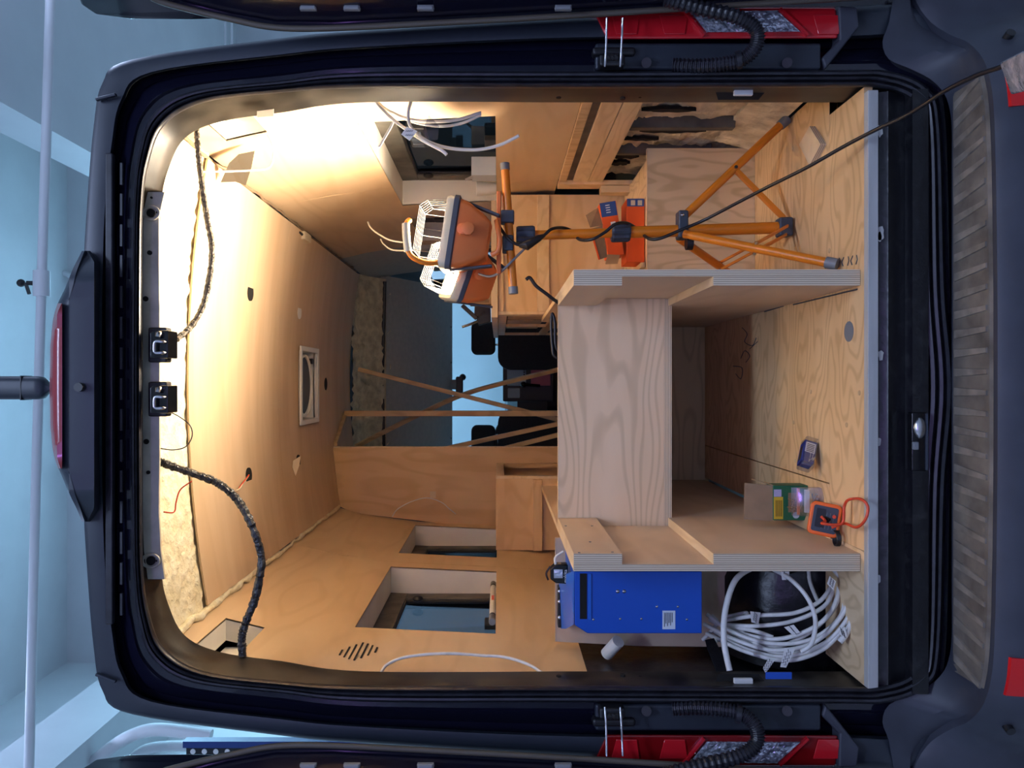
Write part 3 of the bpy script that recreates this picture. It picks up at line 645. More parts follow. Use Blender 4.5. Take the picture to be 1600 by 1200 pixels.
# bumper with ribbed step pad
BZ = -.213
LIP = [(0,-.215),(.20,-.2145),(.40,-.211),(.56,-.206),(.66,-.199),(.72,-.186),(.77,-.165),(.81,-.135),(.85,-.095),(.885,-.050),(.93,-.02),(.98,-.015),(1.06,.01)]
LZ = [BZ]*8+[BZ+.002,BZ+.012,-.168,-.135,-.125]
INN = [(0,-.026,BZ),(.20,-.026,BZ),(.40,-.026,BZ),(.56,-.026,BZ),(.65,-.026,BZ),(.70,-.026,-.208),(.745,-.022,-.195),(.785,-.012,-.165),(.815,-.005,-.115),(.84,-.004,-.062),(.88,-.012,-.042),(.93,-.014,-.058),(1.03,.0,-.08)]
secs = []
full = [(k, -1) for k in range(len(LIP)-1, 0, -1)]+[(k, 1) for k in range(len(LIP))]
for k, sg in full:
    a, b = LIP[max(k-1,0)], LIP[min(k+1,len(LIP)-1)]
    n_ = V((b[1]-a[1], -(b[0]-a[0]), 0)).normalized(); l_ = V((LIP[k][0], LIP[k][1], 0)); q = V(INN[k])
    mid = (q+V((l_.x,l_.y,LZ[k])))/2+V((0,0,-.018 if k > 5 else 0))
    row = [V((q.x*.985,q.y+.06,q.z-.06)), q, mid, l_-n_*.022+V((0,0,LZ[k])), l_-n_*.004+V((0,0,LZ[k]+.002)), l_+n_*.006+V((0,0,LZ[k]-.010)), l_+n_*.022+V((0,0,LZ[k]-.05)), l_+n_*.040+V((0,0,-.36)), l_-n_*.01+V((0,0,-.52))]
    secs.append([V((sg*p.x, p.y, p.z)) for p in row])
secs = [spline([sc_[r] for sc_ in secs], 3) for r in range(len(secs[0]))]
bump = build('bumper', MB().loft(secs, closed=False), M['bumper'], VAN, 40)
def lipY(x): return lerp([p[0] for p in LIP],[p[1] for p in LIP],abs(x))
padx = [-.735+1.47*i/30 for i in range(31)]
pad = build('step_pad', MB().loft([[V((x,-.040,BZ+.002)), V((x,-.042,BZ+.006)), V((x,lipY(x)+.028,BZ+.006)), V((x,lipY(x)+.020,BZ+.001))] for x in padx], closed=False), M['pad'], bump, 30)
for i in range(30):
    x = -.715+1.43*i/29; y1 = lipY(x)+.034; dx = (x/.72)*.016
    build('pad_rib', MB().loft([[V((x-dx-.0115,-.052,BZ+.005)), V((x-dx-.010,-.052,BZ+.0095)), V((x-dx+.010,-.052,BZ+.0095)), V((x-dx+.0115,-.052,BZ+.005))], [V((x+dx-.007,y1,BZ+.005)), V((x+dx-.0055,y1,BZ+.0105)), V((x+dx+.0055,y1,BZ+.0105)), V((x+dx+.007,y1,BZ+.005))]], closed=False, caps=(True,True)), M['pad_rib'], pad, 30)
for sd in (-1,1):
    xs_ = [.640,.665,.69,.715,.735]
    build('reflector', MB().loft([[V((sd*x,lipY(x)-.008,BZ-.022)), V((sd*x,lipY(x)-.020,BZ-.024)), V((sd*x,lipY(x)-.035,BZ-.10)), V((sd*x,lipY(x)-.008,BZ-.104))] for x in xs_], caps=(True,True)), M['reflector'], bump, 30)
    c = V((sd*.835,-.155,-.275)); build('bumper_plug', MB().cyl(c+V((sd*.002,-.008,0)), c+V((-sd*.01,.02,0)), .011, 16), M['plastic'], bump)
    yy = lambda v: 2*YC-v if sd > 0 else v
    build('corner_panel', MB().prism([W(900,yy(-20),2.075), W(1440,yy(-60),2.075), W(1440,yy(112),2.075), W(900,yy(112),2.075)], (0,.01,0)), M['paint'], VAN)

# ------------------------------------------------------------------ storage bench (gables, front panel, shelf)
BE = thing('storage_bench', (-.1, .8, 0)); tag(BE, 'pale birch plywood storage bench with open compartment in the middle of the floor', 'bench')
for sd, xo, xi, xm in ((1, .296, .254, .278), (-1, -.497, -.451, -.479)):
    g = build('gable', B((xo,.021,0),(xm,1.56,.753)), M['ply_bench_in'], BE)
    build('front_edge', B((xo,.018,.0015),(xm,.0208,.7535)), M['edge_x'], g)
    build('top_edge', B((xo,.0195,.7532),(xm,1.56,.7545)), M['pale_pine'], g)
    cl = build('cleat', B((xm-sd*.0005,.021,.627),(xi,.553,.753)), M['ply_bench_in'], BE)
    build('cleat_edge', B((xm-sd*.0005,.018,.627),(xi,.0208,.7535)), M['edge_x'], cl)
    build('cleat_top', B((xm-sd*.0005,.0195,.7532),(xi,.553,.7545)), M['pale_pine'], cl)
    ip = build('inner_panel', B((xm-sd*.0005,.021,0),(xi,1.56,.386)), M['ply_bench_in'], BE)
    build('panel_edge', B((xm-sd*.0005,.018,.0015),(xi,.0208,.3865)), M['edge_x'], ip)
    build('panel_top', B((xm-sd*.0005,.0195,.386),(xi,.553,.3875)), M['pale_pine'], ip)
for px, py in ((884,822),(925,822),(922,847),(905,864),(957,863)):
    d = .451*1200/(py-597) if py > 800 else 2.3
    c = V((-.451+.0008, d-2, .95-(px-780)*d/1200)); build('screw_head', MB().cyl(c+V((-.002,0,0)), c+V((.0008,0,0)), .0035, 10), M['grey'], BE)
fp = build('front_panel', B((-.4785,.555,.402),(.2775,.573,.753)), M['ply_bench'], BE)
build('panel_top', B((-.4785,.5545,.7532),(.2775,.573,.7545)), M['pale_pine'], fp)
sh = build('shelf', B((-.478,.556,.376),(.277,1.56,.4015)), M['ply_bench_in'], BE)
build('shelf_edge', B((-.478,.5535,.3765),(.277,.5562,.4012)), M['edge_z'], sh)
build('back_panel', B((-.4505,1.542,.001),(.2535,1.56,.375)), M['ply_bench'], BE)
build('notch_block', B((.262,.542,.700),(.277,.5548,.735)), M['pale_pine'], BE)
# pencilled numbers on the compartment floor
def scrawl(name, pts, r, mt, parent, nrm=(0,0,1)):
    return build(name, MB().tube(pts, r, 4), mt, parent, 0)
for strokes in ([(1160,512),(1168,522),(1164,534),(1176,540),(1182,528)], [(1158,560),(1164,548),(1172,556),(1166,566)], [(1146,572),(1160,575),(1158,592),(1150,584)], [(1172,545),(1184,534)]):
    pts = [V((-(py-597)*((.95)*1200/(px-780))/1200, .95*1200/(px-780)-2, .0012)) for px, py in strokes]
    scrawl('pencil_mark', spline(pts, 4), .0016, M['dkgrey'], FLt)
for a, b in (((1225,478),(1195,487)), ((1340,452),(1240,476)), ((1150,493),(1130,500))):
    pts = [V((-(py-597)*(.95*1200/(px-780))/1200, .95*1200/(px-780)-2, .0012)) for px, py in (a, b)]
    scrawl('stamp_line', pts, .0022, M['dkgrey'], FLt)
for k, (px, py) in enumerate(((1290,413),(1297,412),(1304,411),(1311,410),(1318,409),(1325,408),(1332,407),(1338,406))):
    d = .95*1200/(px-780); c_ = V((-(py-597)*d/1200, d-2, .0012))
    scrawl('floor_stamp', [c_+V((-.012,0,0)), c_+V((.0,.008*(-1)**k,0)), c_+V((.012,-.004,0))], .0013, M['dkgrey'], FLt)
for px, py in ((1238,232),(1243,720),(1267,612),(1343,614),(1323,664),(1252,724),(1240,660),(1296,392)):
    d = .95*1200/(px-780); c = V((-(py-597)*d/1200, d-2, .0006))
    build('knot', MB().cyl(c+V((0,0,-.001)), c+V((0,0,.0008)), .007, 10), M['pine'], FLt)

# ------------------------------------------------------------------ wheel arch boxes
t = thing('wheel_arch_box', (.58, 1.1, 0)); tag(t, 'birch plywood box over the right wheel arch behind the tripod', 'box')
build('front_panel', B((.300,.85,.001),(.868,.868,.400)), M['ply_box'], t)
build('top_panel', B((.300,.868,.382),(.83,1.38,.3995)), M['ply_box'], t)
build('side_batten', B((.300,.8465,.001),(.325,.8495,.395)), M['pine'], t)
build('front_edge', B((.300,.8488,.3995),(.868,.868,.4015)), M['pale_pine'], t)
t = thing('wheel_arch', (-.70, .6, -.03)); tag(t, 'black carpeted wheel arch under the coil of white cables', 'wheel arch')
lp = []
for i in range(13):
    a = PI*i/12; yy = .70-.42*math.cos(a); zz = .30*math.sin(a)**.6
    lp.append([V((-.86,yy,zz-.03)), V((-.62,yy,zz-.03)), V((-.575,yy,max(zz-.05,-.03))), V((-.56,yy,max(zz-.09,-.03))), V((-.555,yy,-.03))])
build('arch_shell', MB().loft(lp, closed=False), M['blackmetal'], t, 40)
for px, py, d in ((1168,921,2.42),(1176,941,2.36),(1184,944,2.36),(1180,904,2.45)):
    c = W(px,py,d); build('bolt', MB().cyl(c, c+V((0,-.008,0)), .007, 8), M['steel'], t)
for i in range(5):
    c = W(1200+14*i, 925, 2.33); build('rib', MB().bar(c, c+V((-.05,.0,-.05)), .006, .004), M['plastic'], t)
struct(build('trim_8', side_cells(-1, .15, 1.49, -.03, .688, [], lambda z: Xw(z)+.012, .006), M['blackmetal']), 'scratched black metal below the left plywood lining', 'panel')
struct(build('trim_9', MB().prism([W(1105,1015,2.20), W(1120,1012,2.20), W(1140,1050,2.14), W(1120,1052,2.14)], (.02,.03,0)), M['blackmetal'], bevel=.004), 'black metal bracket beside the cable coil', 'bracket')

# mounting board and blue inverter
t = thing('mounting_board', (-.66, .45, .30)); tag(t, 'plywood mounting board behind the blue metal box', 'board')
build('board', MB().prism([(-.4975,.45,.77),(-.828,.45,.77),(-.842,.45,.50),(-.846,.45,.10),(-.4975,.45,.10)], (0,.012,0)), M['ply_bench_in'], t)
build('board_edge', B((-.4975,.4485,.7702),(-.828,.462,.7715)), M['pale_pine'], t)
c = W(955,1008,2.33); tag(build('drain_tube', MB().cyl(W(948,1022,2.40), W(966,1002,2.36), .020, 20), M['white_liner'], smooth=50), 'short grey pipe stub beside the blue metal box', 'pipe')
IV = thing('inverter', (-.61, .28, .38)); tag(IV, 'bright blue metal inverter case mounted against the bench side', 'inverter')
yf = .15
def I(px, py, d=2.15): return W(px, py, d)
face = [I(897,893), I(1097,893), I(1097,990), I(918,990), I(898,977)]
cs = build('case', MB().prism(face, (0,.29,0)), M['blue'], IV, bevel=.003)
build('top_cap', MB().loft([[I(897,893), I(897,976), I(884,983,2.30), I(880,900,2.30)], [I(893,893,2.18), I(893,976,2.18), I(876,983,2.42), I(873,900,2.42)]], caps=(True,True)), M['blue_lt'], IV, bevel=.002)
build('vent_slot', MB().box(I(906,896)+V((0,-.0015,0)), I(917,967)+V((0,.002,0))), M['dark'], cs)
build('slot_ridge', MB().box(I(919,896)+V((0,-.004,0)), I(924,968)+V((0,.001,0))), M['blue_lt'], cs, bevel=.0015)
for px, py, r in ((965,924,.0055),(975,924,.0055),(1026,948,.0035),(1059,948,.0035),(927,968,.0035),(969,967,.0035),(1002,967,.0035),(1073,968,.0035)):
    c = I(px,py); build('case_screw', MB().ball(c+V((0,-.0005,0)), r, 10, (1,.5,1)), M['steel'], cs)
lb = build('rating_label', MB().box(I(1035,954)+V((0,-.001,0)), I(1055,983)+V((0,.001,0))), M['label'], cs)
for k in range(6):
    build('print_line', MB().bar(I(1038+2.4*k,957)+V((0,-.0013,0)), I(1038+2.4*k,979-(k*5) % 9)+V((0,-.0013,0)), .0012, .0015), M['ink'], lb, 0)
build('side_terminal', MB().box(I(872,918,2.40), I(878,975,2.44)), M['plastic'], IV, bevel=.003)
for py in (924, 940, 965):
    c = I(874,py,2.39); build('terminal_screw', MB().ball(c, .006, 8), M['steel'], IV)
# tape measure standing on the case
t = thing('tape_measure', W(886,897,2.30)); tag(t, 'black and silver pocket tape measure on top of the blue box', 'tape measure')
c = W(876,897,2.26)
bd = build('body', MB().prism([c+V((.028,0,-.022)), c+V((.028,0,.014)), c+V((.014,0,.030)), c+V((-.016,0,.030)), c+V((-.028,0,.014)), c+V((-.030,0,-.022))], (0,.035,0)), M['plastic_gl'], t, bevel=.004)
build('side_plate', MB().box(c+V((-.012,-.002,-.006)), c+V((.014,.0,.020))), M['silver'], bd, bevel=.002)
build('hook', MB().tube(spline([c+V((.02,.01,.03)), c+V((0,.01,.042)), c+V((-.02,.01,.036))], 4), .003, 6), M['plastic'], bd)
build('tape_blade', MB().tube(spline([c+V((.026,.01,.014)), c+V((.045,.02,.014)), c+V((.06,.03,-.01))], 5), .0035, 5), M['white'], bd)
def text(s_, size, origin, xdir, zdir, mt, parent, ext=.0004, name='lettering'):
    cu = bpy.data.curves.new('txt', 'FONT'); cu.body = s_; cu.size = size; cu.extrude = ext; cu.resolution_u = 2
    o = bpy.data.objects.new('txt', cu); COL.objects.link(o)
    dg = bpy.context.evaluated_depsgraph_get(); me = bpy.data.meshes.new_from_object(o.evaluated_get(dg))
    bpy.data.objects.remove(o); xd, zd = V(xdir).normalized(), V(zdir).normalized(); nd = xd.cross(zd)
    off = V(parent['_base'])
    for v in me.vertices: v.co = V(origin)+xd*v.co.x+zd*v.co.y+nd*v.co.z-off
    me.name = name; me.materials.clear(); me.materials.append(mt)
    o = bpy.data.objects.new(name, me); COL.objects.link(o); o.parent = parent; o['_base'] = tuple(off); return o
text('makita', .0145, c+V((-.025,-.002,-.0185)), (1,0,0), (0,0,1), M['white'], bd)

# ------------------------------------------------------------------ white cables on the left
CB = [  # control points seen from the open doors, depth
 [(1105,960,2.30),(1140,985,2.24),(1200,1005,2.18),(1265,1000,2.14),(1312,965,2.12),(1318,925,2.14),(1300,880,2.20)],
 [(1100,975,2.30),(1150,1000,2.22),(1210,1016,2.16),(1275,1002,2.12),(1322,950,2.11),(1318,905,2.14),(1302,875,2.20)],
 [(1108,968,2.32),(1160,990,2.24),(1220,998,2.17),(1280,975,2.13),(1308,935,2.14),(1310,890,2.2)],
 [(1112,985,2.32),(1160,1012,2.20),(1225,1026,2.14),(1290,1004,2.11),(1328,960,2.10),(1334,925,2.11),(1318,890,2.16)],
 [(1104,990,2.30),(1165,1018,2.18),(1230,1032,2.13),(1285,1015,2.11),(1320,980,2.10)],
 [(1118,975,2.30),(1180,978,2.22),(1240,970,2.18),(1290,945,2.17),(1304,905,2.2),(1298,870,2.24)],
 [(1130,970,2.30),(1180,962,2.22),(1240,958,2.18),(1280,940,2.18),(1300,915,2.2)],
 [(1135,985,2.28),(1170,1004,2.22),(1215,1010,2.18),(1262,990,2.16),(1300,955,2.14),(1316,915,2.16)],
 [(1125,1000,2.28),(1170,1005,2.22),(1205,995,2.20)],
 [(1130,965,2.31),(1165,958,2.28),(1165,962,2.27)],
 [(1128,978,2.29),(1175,985,2.22),(1208,996,2.19)],
 [(1110,1008,2.28),(1150,985,2.26),(1190,1012,2.18),(1235,1022,2.15),(1275,1005,2.13)],
 [(1098,1000,2.32),(1120,975,2.30),(1112,962,2.32)],
 [(1262,880,2.30),(1266,910,2.28),(1278,940,2.24)],
 [(1296,880,2.2),(1330,925,2.11),(1334,960,2.09),(1322,990,2.08),(1312,1003,2.08)],
]
lab = ['white cable in the bundle looped beside the bench', ]
for i, cp in enumerate(CB):
    pts = spline([W(*p) for p in cp], 10)
    o = tag(build('white_cable', MB().tube(pts, .0062 if i != 14 else .0085, 8), M['white_cable'], smooth=60), 'white electrical cable in the bundle coiled beside the bench', 'cable', 'white cables coiled beside the bench')
tag(build('white_cable', MB().tube(spline([W(1140,1048,2.06), W(1131,1000,2.09), W(1134,950,2.12), W(1150,905,2.16), W(1180,885,2.22)], 10), .008, 10), M['white_cable'], smooth=60), 'thick white cable arching up from the black sill beside the blue box', 'cable')
tag(build('white_cable', MB().tube(spline([W(1205,888,2.2), W(1235,905,2.13), W(1262,935,2.09), W(1274,970,2.08), W(1268,1005,2.08), W(1252,1018,2.09)], 10), .0062, 10), M['white_cable'], smooth=60), 'single white cable looping in front of the coiled bundle', 'cable')
LT = [((1172,955),(1188,957),(1185,975),(1174,972),2.20,'PWR'),((1225,980),(1240,976),(1250,988),(1238,992),2.135,'SPK'),((1226,1012),(1242,1014),(1228,1043),(1219,1042),2.10,'FLOOD'),((1200,1030),(1210,1032),(1196,1052),(1192,1044),2.10,'SOLAR'),((1310,988),(1320,980),(1324,995),(1312,992),2.07,'FAN'),((1296,900),(1306,908),(1302,922),(1292,912),2.13,'AC'),((1220,893),(1233,893),(1233,906),(1222,906),2.15,'4')]
for a, b, c_, d_, dd, s_ in LT:
    q = [W(*p, dd) for p in (a, b, c_, d_)]
    tg = build('cable_tag', MB().prism(q, (0,-.0012,0)), M['white'], smooth=0)
    tag(tg, 'small white handwritten tag on the coiled cables', 'tag', 'handwritten tags on the coiled cables')
    cc = sum(q, V((0,0,0)))/4; xd = (q[2]-q[1]); xd.y = 0
    for k in (-1, 1):
        w0 = cc+V((0,-.0018,0))-xd*.36+V((.003*k,0,.003*k)); pts = [w0+xd*.72*(j/8)+V((.0025*(-1)**j,0,.002*(-1)**j)) for j in range(9)]
        build('handwriting', MB().tube(pts, .0007, 4), M['ink'], tg, 0)
tag(build('tape_strip', MB().box(W(1197,1051,2.04), W(1236,1060,2.045)), M['blue_tape']), 'strip of blue masking tape stuck on the black sill', 'tape')

# ------------------------------------------------------------------ things on the compartment floor
t = thing('screw_box', W(1262,782,2.40)); t.location.z = 0; t['_base'] = (t.location.x, t.location.y, 0); tag(t, 'green cardboard screw box with its brown flap standing open', 'box')
x0, x1, y0, y1, h = -.425, -.318, .360, .42, .108
build('carton', MB().box((x0,y0,.001),(x1,y1,h)), M['green'], t, bevel=.0015)
fl_ = build('open_flap', MB().loft([[V((x0-.002,y0+.004,h)), V((x1,y0+.004,h)), V((x1+.004,y0+.03,h+.078)), V((x0-.002,y0+.03,h+.080))], [V((x0-.002,y0+.008,h)), V((x1,y0+.008,h)), V((x1+.004,y0+.034,h+.078)), V((x0-.002,y0+.034,h+.080))]], caps=(True,True)), M['card'], t, 20)
build('side_flap', MB().prism([(x1,y0,h),(x1+.012,y0+.01,h+.045),(x1+.012,y0+.05,h+.05),(x1,y1,h)], (.0015,0,0)), M['card_lt'], t, 20)
build('window_print', MB().box((x0+.025,y0-.001,.018),(x1-.022,y0+.001,.062)), M['card'], t)
random.seed(3)
for k in range(14):
    c = V((random.uniform(x0+.03,x1-.03), y0-.0025, random.uniform(.022,.058))); a = random.uniform(0,PI); dv = V((math.cos(a),0,math.sin(a)))*.009
    build('screw', MB().cyl(c-dv, c+dv, .0016, 5), M['brass'], t)
yl = build('yellow_label', MB().box((x0+.004,y0-.001,.078),(x1-.035,y0+.001,.106)), M['yellow'], t)
for k in range(4): build('print_line', MB().bar((x0+.012,y0-.0014,.083+.0055*k),(x1-.045,y0-.0014,.083+.0055*k),.001,.0016), M['ink'], yl, 0)
build('size_label', MB().box((x1-.034,y0-.001,.083),(x1-.012,y0+.001,.106)), M['purple_card'], t)
build('round_mark', MB().cyl((x0+.016,y0-.0012,.038),(x0+.016,y0+.001,.038),.010,20), M['bluebox'], t)
tag(build('cardboard_sheet', MB().prism([(-.448,.30,.018),(-.40,.30,.001),(-.40,.56,.001),(-.448,.56,.018)], (.001,0,.002)), M['card_lt'], smooth=0), 'flat yellowish cardboard strip leaning under the green screw box', 'cardboard')
# bags of screws
t = thing('screw_bag', (-.345,.27,0)); tag(t, 'clear zip bag of screws with an orange stripe in front of the green box', 'bag')
build('pouch', MB().loft([[V((x,.262-.02*s,.002)), V((x,.290-.01*s,.002)), V((x,.285,.05)), V((x,.275,.085)), V((x,.262-.01*s,.05))] for x, s in ((-.395,.2),(-.37,.9),(-.34,1),(-.312,.3))], caps=(True,True)), M['polybag'], t, 40)
build('zip_stripe', MB().box((-.392,.268,.062),(-.314,.274,.069)), M['zip_orange'], t)
build('white_stripe', MB().box((-.385,.262,.036),(-.318,.272,.048)), M['white'], t)
random.seed(9)
for k in range(16):
    c = V((random.uniform(-.375,-.325), random.uniform(.262,.28), random.uniform(.006,.03))); a = random.uniform(0,PI); dv = V((math.cos(a),0,math.sin(a)*.4))*.011
    build('screw', MB().cyl(c-dv, c+dv, .0018, 6), M['screw'], t)
t = thing('screw_pack', (-.215,.29,0)); tag(t, 'blue packet of screws with a barcode lying in clear wrap', 'pack')
c = V((-.215,.285,.026)); R_ = Matrix.Rotation(math.radians(28), 3, 'Z')@Matrix.Rotation(math.radians(20), 3, 'Y')
ax, ay, az = R_@V((.036,0,0)), R_@V((0,.022,0)), R_@V((0,0,.018))
pk = build('packet', MB().obox(c+V((0,0,.008)), ax, ay, az), M['pack_blue'], t, bevel=.002)
bl = build('barcode_label', MB().obox(c+V((0,0,.008))-ay*1.03+ax*.35, ax*.45, ay*.02, az*.8), M['white'], t)
for k in range(5): build('barcode_bar', MB().obox(c+V((0,0,.008))-ay*1.06+ax*(.02+.15*k), ax*.03, ay*.02, az*.6), M['ink'], bl, 0)
build('front_print', MB().obox(c+V((0,0,.008))+az*1.02-ax*.1, ax*.6, ay*.5, az*.03), M['steel'], t)
build('wrap', MB().obox(c+V((0,0,.006)), ax*1.35, ay*1.15, az*1.1), M['polybag'], t, bevel=.006)
random.seed(2)
for k in range(10):
    p = c-ay*.95-ax*random.uniform(.4,1.0)+az*random.uniform(-.6,.3); build('screw', MB().cyl(p, p+ax*.28+az*.2*random.uniform(-1,1), .0018, 6), M['screw'], t)
# multimeter
MM = thing('multimeter', (-.43,.16,0)); tag(MM, 'orange and black digital multimeter leaning against the bench side', 'multimeter')
c = W(1276,815,2.13); c.z = .047; c.x += .006
ang = math.radians(12); ux = V((math.cos(ang),.1,-math.sin(ang))).normalized(); uz = V((math.sin(ang),.35,math.cos(ang))); uz = (uz-ux*uz.dot(ux)).normalized(); un = uz.cross(ux)
def rr(hw, hh, r, n=5, bulge=0):
    out = []
    for cx, cz, a0 in ((hw-r,hh-r,0),(-hw+r,hh-r,PI/2),(-hw+r,-hh+r,PI),(hw-r,-hh+r,1.5*PI)):
        for k in range(n+1):
            a = a0+PI/2*k/n; out.append((cx+r*math.cos(a), cz+r*math.sin(a)))
    return out
def slab(c, hw, hh, r, th): return MB().prism([c+ux*a+uz*b for a, b in rr(hw,hh,r)], un*th)
bd = build('holster', slab(c, .046, .040, .014, .03), M['meter_orange'], MM, bevel=.004)
fc = build('face', slab(c-un*.0015, .036, .032, .006, .02), M['dkgrey'], MM, bevel=.001)
fc2 = build('panel', slab(c-un*.003+ux*.002+uz*.012, .026, .012, .003, .004), M['plastic'], fc)
build('dial', MB().cyl(c-un*.006-ux*.004-uz*.010, c, .010, 16), M['plastic_gl'], fc)
for k in range(4): build('print_line', MB().bar(c-un*.0022+ux*(-.026+.0)+uz*(.006-.009*k), c-un*.0022+ux*(.02)+uz*(.006-.009*k), .0012, .001), M['grey'], fc, 0)
build('jack', MB().cyl(c-un*.008-uz*.022+ux*.012, c-uz*.022+ux*.012, .005, 10), M['red_cable'], fc)
build('test_lead', MB().tube(spline([c-un*.012+ux*.006+uz*.012, c-un*.020+uz*.0-ux*.004, W(1285,818,2.06), W(1315,818,2.05), W(1319,792,2.05), W(1326,781,2.05), W(1345,780,1.965), W(1356,792,1.945), W(1352,812,1.945), W(1338,824,1.975), W(1320,818,2.06), W(1300,824,2.09)], 8), .0038, 8), M['red_cable'], MM, 60)
lc = V((-.43,.115,.014))
build('coiled_lead', MB().tube([lc+V((.020*math.cos(a),.018*math.sin(a),.004*a/6)) for a in [k*.35 for k in range(60)]], .0026, 6), M['cord'], MM, 60)
build('stand', MB().tube([c+un*.03+ux*.03+uz*.02, V((-.36,.20,.004)), V((-.40,.21,.004)), c+un*.03-ux*.02+uz*.02], .003, 6), M['plastic'], MM)

# ------------------------------------------------------------------ orange tripod with two work lamps
TP = thing('tripod_work_light', (.50, .48, 0)); tag(TP, 'orange tripod stand carrying two caged halogen work lamps, the rear one glaring', 'work light')
PX, PY = .50, .48
def pole(z): return V((PX-.004*z-.012*z*0, PY, z))
top = V((.472, PY, .905))
def on(z): t_ = z/.905; return V((PX+(top.x-PX)*t_, PY, z))
build('lower_tube', MB().cyl(on(.03), on(.56), .019, 20), M['orange'], TP)
build('upper_tube', MB().cyl(on(.54), on(.89), .0155, 20), M['orange'], TP)
def collar(z0, z1, r, name):
    mb = MB(); n = 24; lp = []
    for z, k in ((z0,.9),(z0+.006,1),(z1-.006,1),(z1,.9)):
        p = on(z); lp.append([p+V((r*k*(1.06 if j % 2 else .96)*math.cos(2*PI*j/n), r*k*(1.06 if j % 2 else .96)*math.sin(2*PI*j/n), 0)) for j in range(n)])
    return build(name, mb.loft(lp, caps=(True,True)), M['dkgrey'], TP, 20)
collar(.528,.588,.029,'collar'); collar(.835,.895,.029,'collar')
hub = build('leg_hub', MB().box(on(.36)+V((-.028,-.026,-.016)), on(.36)+V((.062,.026,.016))), M['dkgrey'], TP, bevel=.006)
build('hub_knob', MB().cyl(on(.36)+V((-.046,-.03,-.006)), on(.36)+V((-.046,-.03,-.026)), .022, 18), M['plastic'], hub)
build('hub_bolt', MB().ball(on(.365)+V((.045,-.027,0)), .006, 10), M['steel'], hub)
feet = [V((.326,.13,.014)), V((.855,.50,.014)), V((.33,.80,.014))]
mids = []
lowhub = build('lower_hub', MB().box(on(.03)+V((-.03,-.024,-.022)), on(.03)+V((.03,.024,.022))), M['dkgrey'], TP, bevel=.006)
for i, f in enumerate(feet):
    dirv = V((f.x-PX, f.y-PY, 0)).normalized(); a = on(.36)+dirv*.04
    build('leg', MB().cyl(a, f, .0135, 16), M['orange'], TP)
    e = f+(a-f).normalized()*.03
    build('foot_cap', MB().cyl(e, f-V((0,0,.002)), .0165, 14), M['grey'], TP)
    md = a+(f-a)*.50; lo = on(.03)+dirv*.03; sdv = dirv.cross(V((0,0,1)))
    for s in ((-1, 1) if i != 1 else (0,)):
        w_ = .010 if i != 1 else .018
        build('brace', MB().bar(lo+sdv*.014*s, md+sdv*.014*s, .006 if i != 1 else .015, w_, up=sdv), M['orange'], TP, bevel=.002)
    build('rivet', MB().cyl(md-sdv*.02, md+sdv*.02, .0055, 10), M['steel'], TP)
